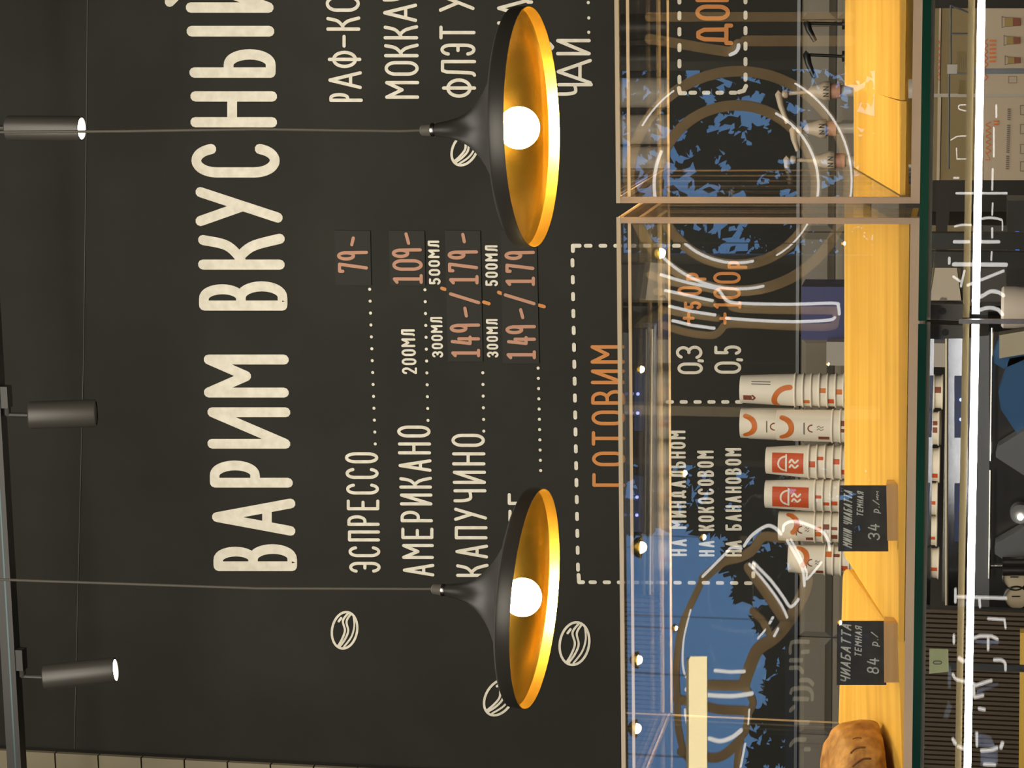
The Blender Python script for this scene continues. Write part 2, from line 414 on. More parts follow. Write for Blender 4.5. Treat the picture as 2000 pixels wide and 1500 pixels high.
# ------------------------------------------------------------------ menu lettering
G_M = 'white hand-painted menu lines'
mb = MB()
tb = [('В', 1116, 1062, 416, 581), ('А', 1047, 973, 413, 578), ('Р', 953, 897, 409, 573), ('И', 877, 795, 404, 568), ('М', 777, 692, 397, 565),
      ('В', 607, 549, 388, 562), ('К', 527, 456, 386, 557), ('У', 442, 365, 381, 553), ('С', 347, 280, 373, 547), ('Н', 249, 178, 371, 542),
      ('Ь', 152, 94, 369, 539), ('П', 72, 50, 363, 537), ('Й', 25, -52, 362, 535)]
for n_, (c, yL, yR, xT, xB) in enumerate(tb):
    if n_ == 5: first = mb; mb = MB()
    if c == 'П': mb.stroke([XZ(xT+11, 61, YW-.002), XZ(xB-11, 61, YW-.002)], 21*px(YW), YW-.002)
    else: letters(mb, c, [(yL, yR, xT, xB)], 20.5, YW-.002)
o = root('title_lettering', P(490, 590, YW-.002), 'tall white hand-painted title ВАРИМ ВКУСНЫЙ on the black wall', 'lettering')
part(first, 'word_lettering', M['paint'], o); part(mb, 'word_lettering', M['paint'], o)
def dots(mb, pts, r=3.2):
    mb = mb.ex('dot_marking')
    for x, y in pts: mb.stroke([XZ(x, y, YW-.002)], 2*r*px(YW), YW-.002)
def lerp(a, b, n): return [(a[0]+(b[0]-a[0])*i/(n-1), a[1]+(b[1]-a[1])*i/(n-1)) for i in range(n)]
def menu(name, f, label, mat='paint', cat='lettering', group=G_M):
    mb = MB(); f(mb)
    o = root(name, mb.v[0], label, cat, group)
    part(mb, 'word_lettering', M[mat], o)
    for k_, m_ in mb.x.items(): part(m_, k_, M[mat], o)
    return o
def f1(mb):
    word(mb, 'ЭСПРЕССО', 1119, 883, 682, 744, 673, 739, 6.6)
    dots(mb, lerp((733, 867), (722, 565), 14))
menu('menu_lettering', f1, 'white painted menu line ЭСПРЕССО with a row of dots, uppermost drink')
def f2(mb):
    word(mb, 'АМЕРИКАНО', 1126, 831, 787, 849, 775, 841, 6.6)
    dots(mb, lerp((836, 821), (830, 566), 12)); word(mb.ex('small_volume_lettering'), '200МЛ', 731, 643, 785, 815, 783, 810, 4.6, gap=.3)
menu('menu_lettering', f2, 'white painted menu line АМЕРИКАНО with 200МЛ above its dots')
def f3(mb):
    word(mb, 'КАПУЧИНО', 1127, 847, 891, 955, 881, 947, 6.6)
    dots(mb, lerp((945, 842), (943, 728), 6)); word(mb.ex('small_volume_lettering'), '300МЛ', 698, 619, 844, 866, 840, 864, 4.2, gap=.3); word(mb.ex('second_volume_lettering'), '500МЛ', 556, 470, 838, 861, 835, 858, 4.4, gap=.3)
menu('menu_lettering', f3, 'white painted menu line КАПУЧИНО with 300МЛ and 500МЛ')
def f4(mb):
    word(mb, 'ЛАТТЕ', 1122, 962, 997, 1062, 991, 1056, 6.6)
    dots(mb, lerp((1056, 919), (1051, 719), 11)); word(mb.ex('small_volume_lettering'), '300МЛ', 698, 623, 951, 974, 949, 972, 4.2, gap=.3); word(mb.ex('second_volume_lettering'), '500МЛ', 559, 479, 948, 973, 947, 972, 4.4, gap=.3)
menu('menu_lettering', f4, 'white painted menu line half hidden by a lamp, dots above the dashed frame')
def f5(mb):
    letters(mb, 'РАФ-КО', [(199, 181, 643, 709), (174, 139, 641, 707), (133, 99, 640, 706), (93, 68, 640, 704), (60, 32, 637, 704), (23, -9, 636, 703)], 6.6, YW-.002)
menu('menu_lettering', f5, 'white painted menu line РАФ-КО running out of the frame')
def f6(mb):
    letters(mb, 'МОККАЧ', [(193, 158, 752, 819), (148, 119, 751, 818), (112, 85, 750, 818), (77, 49, 749, 817), (43, 7, 748, 815), (3, -24, 747, 814)], 6.6, YW-.002)
menu('menu_lettering', f6, 'white painted menu line МОККАЧ running out of the frame')
def f7(mb):
    letters(mb, 'ФЛЭТУ', [(191, 153, 863, 930), (150, 117, 861, 930), (109, 85, 860, 929), (77, 50, 858, 929), (23, -12, 857, 927)], 6.6, YW-.002)
menu('menu_lettering', f7, 'white painted menu line ФЛЭТ with У behind it, above the lamp')
def f8(mb):
    for q in ([(974, 107), (974, 80)], [(974, 62), (1030, 62)], [(974, 45), (1030, 45)], [(1030, 32), (974, 16), (1030, 1)], [(1031, 4), (1038, 4)]):
        mb.stroke([XZ(x, y, YW-.002) for x, y in q], 6.6*px(YW), YW-.002)
menu('menu_lettering', f8, 'white painted letters mostly covered by the lamp over the tea line')
def f9(mb):
    letters(mb, 'ЧАЙ', [(187, 162, 1088, 1158), (165, 115, 1087, 1156), (108, 76, 1086, 1154)], 6.6, YW-.002)
    dots(mb, [(1150, 63), (1150, 35), (1149, 5)])
menu('menu_lettering', f9, 'white painted menu line ЧАЙ with dots, beside the lamp rim')
def f10(mb):
    word(mb, 'ГОТОВИМ', 951, 674, 1157, 1222, 1153, 1221, 7)
menu('heading_lettering', f10, 'orange painted heading ГОТОВИМ inside the dashed frame', 'orange', group=None)
def f11(mb): word(mb, 'НА МИНДАЛЬНОМ', 1086, 841, 1311, 1342, 1307, 1339, 5)
menu('menu_lettering', f11, 'white painted line НА МИНДАЛЬНОМ seen through the acrylic bin')
def f12(mb): word(mb, 'НА КОКОСОВОМ', 1087, 880, 1365, 1396, 1361, 1394, 5)
menu('menu_lettering', f12, 'white painted line НА КОКОСОВОМ seen through the acrylic bin')
def f13(mb): word(mb, 'НА БАНАНОВОМ', 1087, 875, 1417, 1449, 1416, 1448, 5)
menu('menu_lettering', f13, 'white painted line НА БАНАНОВОМ above the paper cups')
def f14(mb): letters(mb, '0,3', [(731, 708, 1323, 1373), (709, 700, 1323, 1370), (700, 675, 1320, 1372)], 6, YW-.002)
menu('menu_lettering', f14, 'white painted figure 0,3 seen through the acrylic bin')
def f15(mb): letters(mb, '0,5', [(730, 706, 1395, 1448), (707, 698, 1395, 1446), (693, 674, 1395, 1448)], 6, YW-.002)
menu('menu_lettering', f15, 'white painted figure 0,5 seen through the acrylic bin')
def f16(mb): letters(mb, '+50Р', [(634, 609, 1320, 1370), (604, 588, 1336, 1370), (577, 559, 1323, 1371), (548, 532, 1340, 1380)], 6, YW-.002)
menu('surcharge_lettering', f16, 'orange painted surcharge +50Р beside 0,3', 'orange', group='orange painted surcharges')
def f17(mb): letters(mb, '+100Р', [(634, 610, 1392, 1440), (604, 588, 1393, 1448), (584, 561, 1393, 1447), (554, 531, 1393, 1447), (525, 509, 1421, 1460)], 6, YW-.002)
menu('surcharge_lettering', f17, 'orange painted surcharge +100Р beside 0,5', 'orange', group='orange painted surcharges')
def f18(mb): letters(mb, 'ДОП', [(88, 46, 1358, 1432), (40, 9, 1358, 1426), (4, -28, 1358, 1424)], 8, YW-.002)
menu('heading_lettering', f18, 'orange painted heading ДО inside the further dashed frame', 'orange', group=None)
def dashes(mb, a, b, n, duty=.62, w=7.5, Y=YW-.002):
    for i in range(n):
        t0 = i/(n-1+duty); t1 = (i+duty)/(n-1+duty)
        mb.stroke([XZ(a[0]+(b[0]-a[0])*t, a[1]+(b[1]-a[1])*t, Y) for t in (t0+.15/n, t1-.15/n)], w*px(Y), Y)
def f19(mb):
    dashes(mb, (1118, 503), (1129, 1118), 19); mb.stroke([XZ(x, y, YW-.002) for x, y in ((1132, 480), (1119, 480), (1119, 490))], 8*px(YW), YW-.002)
    mb.stroke([XZ(x, y, YW-.002) for x, y in ((1130, 1123), (1131, 1137), (1139, 1137))], 8*px(YW), YW-.002)
    dashes(mb, (1140, 480), (1330, 480), 7); dashes(mb, (1149, 1137), (1470, 1139), 12)
    dashes(mb, (1300, 785), (1452, 785), 6, w=7); dashes(mb, (1471, 1128), (1472, 1100), 2)
menu('painted_dashed_frame', f19, 'white dashed frame painted around the orange heading ГОТОВИМ', cat='painted frame', group='dashed frames on the black wall')
def f20(mb):
    dashes(mb, (1327, -10), (1327, 165), 6); dashes(mb, (1456, -10), (1456, 160), 6); dashes(mb, (1345, 181), (1440, 181), 4)
    mb.stroke([XZ(x, y, YW-.002) for x, y in ((1326, 172), (1328, 182), (1338, 182))], 8*px(YW), YW-.002); mb.stroke([XZ(x, y, YW-.002) for x, y in ((1443, 180), (1453, 177), (1457, 168))], 8*px(YW), YW-.002)
menu('painted_dashed_frame', f20, 'white dashed frame painted around the orange heading ДО', cat='painted frame', group='dashed frames on the black wall')
def bean(cx, cy, s, rot, label):
    """chalk coffee bean; s = half length in pixels"""
    mb = MB(); Y = YW-.002
    def T(pts):
        c, n = cos(rot), sin(rot); return [XZ(cx+(a*c-b*n)*s, cy+(a*n+b*c)*s, Y) for a, b in pts]
    w = 5*px(Y)
    mb.stroke(T(E(0, 0, .68, 1, 0, 360, 32)), w, Y)
    mb.stroke(T(smoothline([(.05, -.98), (-.18, -.5), (.02, 0), (-.05, .5), (-.2, .92)])), w*.9, Y)
    mb.stroke(T(smoothline([(.18, -.95), (.02, -.5), (.2, 0), (.1, .5), (-.12, .95)])), w*.9, Y)
    mb.stroke(T(smoothline([(.35, -.82), (.48, -.3), (.42, .3), (.12, .9)])), w*.8, Y)
    mb.stroke(T([(-.3, -.62), (-.4, -.42)]), w, Y)
    return tag(mb.build('painted_coffee_bean', M['paint']), label, 'painted coffee bean', 'coffee beans painted on the wall')
bean(673, 1231, 36, .18, 'white outlined coffee bean painted beside ЭСПРЕССО')
bean(1122, 1257, 42, .18, 'white outlined coffee bean painted below a lamp rim, by the dashed frame')
bean(975, 1362, 38, .55, 'tilted white outlined coffee bean partly behind the lamp rim')
bean(908, 291, 34, .5, 'small white outlined coffee bean by the curved neck of a lamp')

def sticker(q, marks, label, paintmarks=()):
    c = P(sum(a for a, _ in q)/4, sum(b for _, b in q)/4, YW-.003)
    o = root('price_sticker', c, label, 'price sticker', 'grey price stickers on the menu')
    part(MB().hexa([P(x, y, YW-.0035) for x, y in q], (0, .0015, 0)), 'film', M['film'], o)
    mb = MB()
    for t in marks:
        if len(t) == 2: mb.stroke([XZ(x, y, YW-.005) for x, y in t[1]], 6.6*px(YW), YW-.005)
        else: letters(mb, t[0], [t[1:]], 6.6, YW-.005)
    part(mb, 'price_figures', M['salmon'], o)
    if paintmarks:
        mb = MB()
        for s_ in paintmarks: mb.stroke([XZ(x, y, YW-.002) for x, y in s_], 7*px(YW), YW-.002)
        tag(mb.build('slash_lettering', M['orange']), 'orange slash ends painted above and below the sticker %s' % label.split()[3], 'lettering', 'orange slash ends')
sticker([(653, 450), (723, 451), (725, 557), (655, 557)], [('7', 533, 512, 660, 719), ('9', 509, 489, 658, 719), ('-', [(687, 478), (690, 465)])], 'grey price sticker 79- at the end of the ЭСПРЕССО line')
sticker([(759, 450), (829, 451), (831, 558), (762, 558)], [('1', 556, 535, 767, 826), ('0', 529, 506, 766, 826), ('9', 504, 484, 765, 824), ('-', [(793, 457), (798, 475)])], 'grey price sticker 109- at the end of the АМЕРИКАНО line')
sticker([(869, 450), (938, 451), (943, 706), (875, 706)],
        [('1', 699, 681, 881, 938), ('4', 674, 655, 880, 938), ('9', 650, 631, 878, 938), ('-', [(908, 602), (911, 617)]), ('/', [(880, 574), (935, 591)]), ('1', 557, 537, 877, 935), ('7', 532, 512, 875, 934), ('9', 507, 488, 874, 934), ('-', [(904, 458), (907, 472)])],
        'long grey sticker 149-/179- on the КАПУЧИНО line', ([(863, 563), (869, 565)], [(945, 590), (955, 593)]))
sticker([(978, 450), (1048, 451), (1053, 710), (982, 710)],
        [('1', 703, 684, 989, 1047), ('4', 674, 656, 990, 1047), ('9', 653, 634, 987, 1047), ('-', [(1017, 605), (1021, 620)]), ('/', [(987, 576), (1043, 593)]), ('1', 560, 540, 987, 1045), ('7', 533, 514, 987, 1044), ('9', 508, 489, 985, 1045), ('-', [(1012, 458), (1015, 472)])],
        'long grey sticker 149-/179 lowest of four, tucked behind a lamp', ([(974, 571), (979, 573)], [(1053, 596), (1063, 599)]))

# ------------------------------------------------------------------ light track with spots
def PT(x, y): return P(x, y, YT)
tr0, tr1 = PT(47, 1500), PT(7, 823)
sl = (tr1-tr0)/(tr1.x-tr0.x)
xa, xb = tr0.x-.5, tr0.x+2.35; zt_ = tr0.z
o = root('light_track', (tr0.x+.8, YT, zt_), 'long black ceiling light track carrying small spotlights', 'light track')
part(MB().box((xa, YT-.017, zt_), (xb, YT+.017, zt_+.036)), 'rail', M['black'], o)
part(MB().box((xa, YT-.0175, zt_+.012), (xb, YT-.0165, zt_+.016)), 'copper_strip', pr('teal_strip', (.05, .09, .10), .3, .3), o)
for xx in (xa+.25, xa+1.0, xa+1.75, xa+2.5):
    part(MB().tube([(xx, YT, zt_+.03), (xx, YT, 4.3)], .004), 'hanger_rod', M['black'], o)
def spot(x0, y0, x1, y1, r_px, lit, label):
    a, b = P(x0, y0, YT), P(x1, y1, YT)           # back end and lens end of the barrel
    tilt = {2: .0, 1: .16, 0: .26}[lit]
    L = (b-a).length*{2: 1, 1: .97, 0: .86}[lit]; b = a+(b-a).normalized()*L; b = b + Vector((0, L*tilt, 0)); ax = (b-a).normalized(); L = (b-a).length; r = r_px*px(YT)
    o = root('track_spotlight', a, label, 'spotlight', 'spotlights on the ceiling track')
    bl = part(MB().lathe([(r*.9, 0), (r, .003), (r, L-.003), (r*.97, L), (r*.86, L), (r*.86, L-.006)], 32, a, ax), 'barrel', M['spot'], o, True)
    if lit: part(MB().lathe([(r*.84, L-.004), (r*.84, L-.002)], 28, a, ax), 'lens', M['lens'], o).parent = bl
    else: part(MB().lathe([(r*.84, L-.004), (r*.84, L-.002)], 28, a, ax), 'lens', M['black'], o).parent = bl
    part(MB().tube([a+Vector((0, 0, -.012)), (a.x, YT, zt_-.008)], .006), 'stem', M['black'], o)
    part(MB().box((a.x-.012+.03, YT-.014, zt_-.018), (a.x+.07, YT+.014, zt_+.002)), 'adapter', M['black'], o)
    part(MB().tube([(a.x, YT, zt_-.010), (a.x+.04, YT, zt_-.010)], .008), 'swivel', M['black'], o)
spot(15, 250, 160, 251, 25.5, 2, 'black spotlight with its bright lens showing, crossed by a lamp cord')
spot(57, 811, 195, 813, 29, 0, 'unlit grey spotlight on the track between two lamp cords')
spot(87, 1323, 222, 1315, 27, 1, 'grey spotlight with a thin sliver of lit lens, nearest the beige pier')

# ------------------------------------------------------------------ gold-lined pendant lamps
def pendant(cx, cy, Y, R_, tilt_r, tilt_f, cordpts, label):
    c = P(cx, cy, Y)
    o = root('pendant_lamp', c, label, 'pendant lamp', 'gold-lined pendant lamps', (tilt_f, tilt_r, 0))
    k = R_/.1266
    outer = [(.0065, .1085), (.0070, .106), (.0085, .098), (.0098, .0906), (.013, .080), (.018, .0706), (.025, .0625), (.033, .0553), (.043, .048), (.053, .0425), (.066, .036), (.080, .0305), (.095, .026), (.110, .0225), (.120, .0195), (.1255, .0165), (.1266, .0135), (.1266, 0)]
    inner = [(.1256, 0), (.1252, .012), (.1215, .0152), (.112, .0182), (.096, .0222), (.080, .0268), (.066, .0322), (.053, .0386), (.043, .0442), (.033, .0518), (.022, .062)]
    outer = [(a*k, b*k) for a, b in outer]; inner = [(a*k, b*k) for a, b in inner]
    MB().open_lathe(outer, 96).build('lamp_shade', M['shade'], o, True)
    MB().open_lathe([outer[-1], inner[0]]+inner[1:]+[(.001, inner[-1][1])], 96).build('gold_lining', M['gold'], o, True)['label'] = 'gold inner lining'
    bz = .0155*k; r = .0222
    MB().lathe([(max(1e-7, r*sin(pi*i/20)), bz - r*cos(pi*i/20)) for i in range(21)], 32).build('bulb', M['bulb'], o, True)
    MB().lathe([(.012, bz+r*.9), (.013, bz+r+.012), (.013, .058*k)], 24).build('lamp_socket', M['gold'], o, True)
    MB().lathe([(.0075*k, .1075*k), (.0078*k, .1095*k), (.0075*k, .1115*k)], 24).build('neck_ring', M['steel'], o, True)
    MB().lathe([(.0065*k, .1115*k), (.0058*k, .122*k), (.003*k, .124*k)], 20).build('cord_grip', M['cordm'], o, True)
    # the cord hangs from the ceiling straight down to the grip, a little slack
    top = Matrix.Rotation(0, 3, 'X')
    Rm = o.rotation_euler.to_matrix(); tip = c + Rm @ Vector((0, 0, .122*k))
    pts = [tip]
    for x, y in cordpts:
        q = P(x, y, Y); t = 0; pts.append(Vector((q.x, Y if q.z < 9 else Y, q.z)))
    e = pts[-1]; pts.append(Vector((e.x, e.y, 4.3)))
    d = pts[1].y-tip.y
    inv = Rm.transposed()
    MB().tube([inv @ (p-c) for p in pts], .0016).build('cord', M['cordm'], o, True)
    MB().lathe([(.03, 0), (.03, .018), (.012, .024)], 24, inv @ (pts[-1]-c), inv @ Vector((0, 0, -1))).build('ceiling_cup', M['black'], o, True)
pendant(1046, 1169, 2.44, .1266, math.radians(2.6), math.radians(-2.4), [(500, 1149), (0, 1132)], 'gold-lined black pendant lamp beside the two coffee bean drawings')
pendant(1041, 249, 2.32, .1262, math.radians(-1.2), math.radians(-2.6), [(780, 256), (500, 252), (250, 256), (0, 258)], 'gold-lined black pendant lamp hanging in front of ЧАЙ')

# ------------------------------------------------------------------ counter: display cases, glass tops
ztop_g = P(1792, 750, YF).z; zbot_g = P(1808.5, 750, YF).z
xj = P(1800, 626, YF).x
for i, (xa, xb, lab) in enumerate(((-1.6, xj-.0015, 'glass display case with a white light strip, under the bin with ciabatta tags'),
                                   (xj+.0015, 1.0, 'glass display case with a white light strip, in front of the cup posters'))):
    o = root('display_case', ((xa+xb)/2, YF, 0), lab, 'display case', 'glass display cases of the counter')
    y0, y1 = YF-.012, YF+.62
    mb = MB().box((xa, y0, zbot_g), (xb, y1, ztop_g)); mb.m = [1, 1, 0, 1, 1, 1]
    part(mb, 'glass_top', [M['green'], M['topglass']], o)
    part(MB().box((xa, YF-.004, zbot_g-.0035), (xb, YF+.004, zbot_g)), 'edge_bead', M['alu'], o)
    za, zb_ = P(1878, 750, YF+.02).z, P(1891, 750, YF+.02).z
    part(MB().box((xa, YF+.012, zb_), (xb, YF+.022, za)), 'lamp_profile', M['bronze'], o)
    zl0, zl1 = P(1896, 750, YF+.01).z, P(1910.5, 750, YF+.01).z
    part(MB().box((xa+.004, YF+.010, zl1), (xb-.004, YF+.016, zl0)), 'light_strip', M['led'], o)
    part(MB().box((xa, YF, 1.06), (xb, YF+.006, zbot_g-.0035)), 'front_glass', M['caseglass'], o)
    part(MB().box((xa, y0+.02, 0), (xb, y1, 1.06)), 'plinth', M['plinth'], o)
    part(MB().box((xa, y1-.02, 1.06), (xa+.02, y1, zbot_g)), 'rear_post', M['black'], o); part(MB().box((xb-.02, y1-.02, 1.06), (xb, y1, zbot_g)), 'rear_post', M['black'], o)
    if i == 0: q = [(1806, 632), (1880, 636), (1882, 661), (1806, 662)]
    else: q = [(1808, 595), (1882, 595), (1879, 625), (1808, 625)]
    part(MB().hexa([P(x, y, YF+.008) for x, y in q], (0, .03, 0)), 'corner_block', M['conn'], o)
    cx, cy = (1846, 649) if i == 0 else (1841, 608)
    part(MB().lathe([(.0035, 0), (.0035, .002)], 16, P(cx, cy, YF+.0075), (0, 1, 0)), 'screw', M['blackp'], o)
# chrome trim between panes
tag(MB().hexa([P(x, y, YF-.001) for x, y in ((1873, 624), (2030, 625), (2030, 633), (1873, 632))], (0, .007, 0)).build('pane_joint_strip', M['steel']), 'thin pale strip covering the joint between the two case fronts', 'joint strip')

# ------------------------------------------------------------------ acrylic bread bins
zb0 = P(1794, 750, YF).z; zb1 = P(1774, 750, YF).z; zbt = P(1207, 750, YF).z
def bin_(xa, xb, label):
    o = root('bread_bin', ((xa+xb)/2, (YF+YB)/2, zb0), label, 'bread bin', 'clear acrylic bread bins on the counter')
    t = .006
    part(MB().box((xa, YF, zb0+.0), (xb, YB, zb0+.004)), 'floor_panel', M['acrylic'], o)
    part(MB().box((xa, YF-.0005, zb0), (xb, YF+.012, zb1)), 'bottom_edge', M['edge'], o)
    part(MB().box((xa+t, YF, zb1), (xb-t, YF+t*.7, zbt-t)), 'front_panel', M['acrylic'], o)
    part(MB().box((xa+t, YF+.004, zbt-t), (xb-t, YB-.004, zbt)), 'top_panel', M['acrylic'], o)
    for x0 in (xa, xb-t): part(MB().box((x0, YF+t, zb1), (x0+t, YB-.003, zbt-t)), 'side_panel', M['acrylic'], o)
    # polished edges
    part(MB().box((xa, YF-.0006, zbt-.0042), (xb, YF+.003, zbt)), 'top_front_edge', M['edgehi'], o)
    part(MB().box((xa+t, YF+t, zbt-.0135), (xb-t, YF+t+.002, zbt-.0105)), 'glued_seam', M['edgehi'], o)
    part(MB().box((xa+t, YB-.003, zbt-t), (xb-t, YB-.0015, zbt-.0035)), 'rear_edge', M['edgehi'], o)
    for x0 in (xa, xb-t):
        part(MB().box((x0, YF-.0006, zb1), (x0+t, YF+.0035, zbt-.0045)), 'corner_edge', M['edge'], o)
        part(MB().box((x0+t*.35, YB-.003, zb1), (x0+t*.65, YB-.0015, zbt-t)), 'rear_upright_edge', M['edgehi'], o)
        part(MB().box((x0, YF+.004, zbt-.0035), (x0+t, YB-.004, zbt-.0012)), 'side_top_edge', M['edge'], o)
    return o
xbl1 = P(1500, 425, YF).x; xbr0 = P(1500, 397, YF).x
bin_(xbl1-.64, xbl1, 'clear acrylic bread bin holding the loaf and two price tags')
bin_(xbr0, xbr0+.64, 'clear acrylic bread bin with boards but no tags, in front of the syrup pumps')

# sloping pine boards inside
YBd = YB-.012
def slope_pt(x, y):
    """where the view through (x, y) meets the sloping boards"""
    A = P(1757, 750, YF+.02); B = P(1650, 750, YBd)
    d = Vector((0, B.y-A.y, B.z-A.z)).normalized(); n = Vector((1, 0, 0)).cross(d); r = ray(x, y)
    return EYE + r*((A-EYE).dot(n)/r.dot(n))
def board(y0, y1, xb0, xb1, label, lo_, hi_, round_=0):
    """board between photograph columns y0 > y1; rear edge at xb0 .. xb1"""
    Xa, Xb = [max(lo_, min(hi_, P(1650, y, YBd).x)) for y in (y0, y1)]
    pts = [Vector((Xa, YF+.02, P(1757, y0, YF+.02).z)), Vector((Xb, YF+.02, P(1757, y1, YF+.02).z))]
    zA, zB = [P(v, 750, YBd).z for v in (xb0, xb1)]
    def rear(x, z): return Vector((x, YBd, z))
    back = []
    n = 28
    for i in range(n+1):
        t = i/n; x = Xb+(Xa-Xb)*t; z = zB+(zA-zB)*t; y = YBd
        if round_: dd = max(0, .86-t-.72)/.14; y -= round_*dd*dd*.06; z -= round_*dd*dd*.009
        back.append(Vector((x, y, z)))
    ring = pts+back; th = Vector((0, 0, -.0085)); c = sum(ring, Vector())/len(ring)
    o = root('bread_board', c, label, 'board', 'pine boards in the bread bins')
    m = len(ring); vs = ring+[p+th for p in ring]
    part(MB().add(vs, [tuple(range(m)), tuple(range(2*m-1, m-1, -1))]+[(i, m+i, m+(i+1) % m, (i+1) % m) for i in range(m)]), 'board_top', M['wood'], o)
    part(MB().box((Xa, YF+.0135, P(1768, y0, YF+.02).z), (Xb, YF+.0198, pts[0].z-.0004)), 'front_lip', M['wood'], o)
    part(MB().box((Xa+.01, YBd-.09, zb0+.0045), (Xb-.01, YBd-.08, min(zA, zB)-.03)), 'rear_support', M['wood'], o)
bL, bR = (xbl1-.633, xbl1-.007), (xbr0+.007, xbr0+.633)
board(2300, 1086, 1643, 1650, 'pine board under the dark loaf and price tag 84', *bL, 1.0)
board(1085.4, 300, 1652, 1646, 'long pine board behind price tag 34, below the paper cups', *bL)
board(420, 169, 1664, 1662, 'narrow pine board with the lower rear edge, near the syrup pumps', *bR)
board(167, -600, 1645, 1643, 'pine board with a higher rear edge, under the black syrup pumps', *bR)

# price tags
def ptag(q, blk, words_, label):
    Yt = YF+.030
    c = P((q[0][0]+q[2][0])/2, (q[0][1]+q[2][1])/2, Yt)
    o = root('price_tag', c, label, 'price tag', 'chalkboard price tags')
    part(MB().hexa([P(x, y, Yt) for x, y in q], (0, .003, 0)), 'chalkboard', M['slate'], o)
    part(MB().hexa([P(x, y, Yt-.006) for x, y in blk], (0, .022, 0)), 'wooden_foot', M['block'], o)
    mb = MB()
    for w_ in words_: word(mb, w_[0], *w_[1:5], *w_[5:7], w=w_[7], Y=Yt-.0006, gap=.3, slant=w_[8])
    part(mb, 'chalk_writing', M['chalk'], o)
ptag([(1640, 949), (1732, 949), (1735, 1077), (1637, 1077)], [(1731, 946), (1757, 946), (1757, 1056), (1733, 1056)],
     [('МИНИ ЧИАБАТТА', 1071, 960, 1646, 1664, 1648, 1665, 2.6, .35), ('ТЕМНАЯ', 1009, 961, 1673, 1686, 1674, 1687, 2.2, .2), ('34', 1055, 1024, 1695, 1719, 1695, 1718, 3, .1), ('р./', 1003, 978, 1704, 1718, 1704, 1718, 2.2, .15), ('ШМ'.replace('Ш', 'И'), 977, 960, 1711, 1716, 1711, 1717, 1.4, .2)],
     'black chalkboard price tag МИНИ ЧИАБАТТА 34 on a wooden foot')
ptag([(1635, 1214), (1728, 1214), (1731, 1338), (1634, 1338)], [(1726, 1216), (1756, 1218), (1755, 1333), (1727, 1333)],
     [('ЧИАБАТТА', 1335, 1220, 1641, 1661, 1643, 1663, 3, .3), ('ТЕМНАЯ', 1283, 1224, 1669, 1683, 1670, 1684, 2.3, .2), ('84', 1317, 1286, 1693, 1717, 1693, 1717, 3, .1), ('р./', 1263, 1236, 1701, 1716, 1701, 1715, 2.2, .15)],
     'black chalkboard price tag ЧИАБАТТА 84 on a wooden foot')

# the dark loaf
c = slope_pt(1721, 1538)
lo = root('bread_loaf', c, 'brown slashed ciabatta loaf on the pine board in the acrylic bin', 'bread')
mb = MB(); n, k = 96, 56; vs = []; fs = []
from mathutils import noise
def loaf(u, v, off=0):
    a = 2*pi*u; b = pi*v
    ca, sa = cos(a), sin(a); sb, cb = sin(b), cos(b)
    e = lambda t, p: math.copysign(abs(t)**p, t)
    x = .105*e(sb, .75)*e(ca, .8); y = .072*e(sb, .75)*e(sa, .8); z = .041*e(cb, .75)
    p = Vector((x, y, z)); nn = Vector((x/.011, y/.0052, z/.0017)).normalized()
    d = noise.noise(p*32)*.0055 + noise.noise(p*70)*.0028
    p += nn*(d+off)
    p.z = max(p.z, -.018)
    return p
for j in range(k+1):
    for i in range(n): vs.append(loaf(i/n, j/k))
for j in range(k):
    for i in range(n): fs.append((j*n+i, j*n+(i+1) % n, (j+1)*n+(i+1) % n, (j+1)*n+i))
rotl = Matrix.Rotation(math.radians(11), 3, 'X') @ Matrix.Rotation(math.radians(-28), 3, 'Z')
mb.add([rotl @ p + Vector((-.030, .012, .0235)) for p in vs], fs)
cr_ = mb.build('crust', M['bread'], lo, True)
from mathutils.bvhtree import BVHTree
tree_ = BVHTree.FromPolygons([v.co+c for v in cr_.data.vertices], [tuple(p.vertices) for p in cr_.data.polygons])
for n_, cut in enumerate(([(1665, 1444), (1674, 1441), (1683, 1442)], [(1661, 1472), (1670, 1463), (1680, 1460), (1691, 1460)], [(1664, 1498), (1676, 1488), (1688, 1482), (1702, 1482)],
            [(1668, 1527), (1680, 1517), (1692, 1511), (1706, 1510)], [(1670, 1556), (1684, 1546), (1696, 1541), (1708, 1540)])):
    pts = []
    for x, y in smoothline(cut, 5):
        h = tree_.ray_cast(EYE, ray(x, y).normalized())[0]
        if h is not None: pts.append(h-c)
    if len(pts) > 3:
        mb = MB().tube(pts, [.0003]+[.0012 if n_ else .0008]*(len(pts)-2)+[.0003], 6)
        mb.build('slash', M['cut'], cr_, True)

# ------------------------------------------------------------------ paper cups in stacks on the coffee machine
YCU = 5.05
zmac = P(1846, 900, YCU).z
ordn = ['topmost', 'second', 'third', 'fourth', 'fifth', 'sixth', 'seventh', 'eighth', 'ninth', 'tenth', 'eleventh', 'twelfth', 'thirteenth', 'fourteenth', 'fifteenth', 'sixteenth', 'seventeenth', 'eighteenth', 'nineteenth', 'twentieth', 'twenty-first', 'twenty-second', 'twenty-third', 'twenty-fourth', 'twenty-fifth', 'twenty-sixth', 'twenty-seventh', 'twenty-eighth']
def cone_map(R_, r_, H, off=.0006):
    def f(s_, h):
        rr = R_+(r_-R_)*h/H+off; a = s_/rr; return Vector((rr*sin(a), -rr*cos(a), h))
    return f
def patch(mb, f, s0, s1, h0, h1, n=8):
    vs = []; fs = []
    for i in range(n+1):
        s_ = s0+(s1-s0)*i/n; vs += [f(s_, h0), f(s_, h1)]
    for i in range(n): fs.append((2*i, 2*i+2, 2*i+3, 2*i+1))
    mb.add(vs, fs)
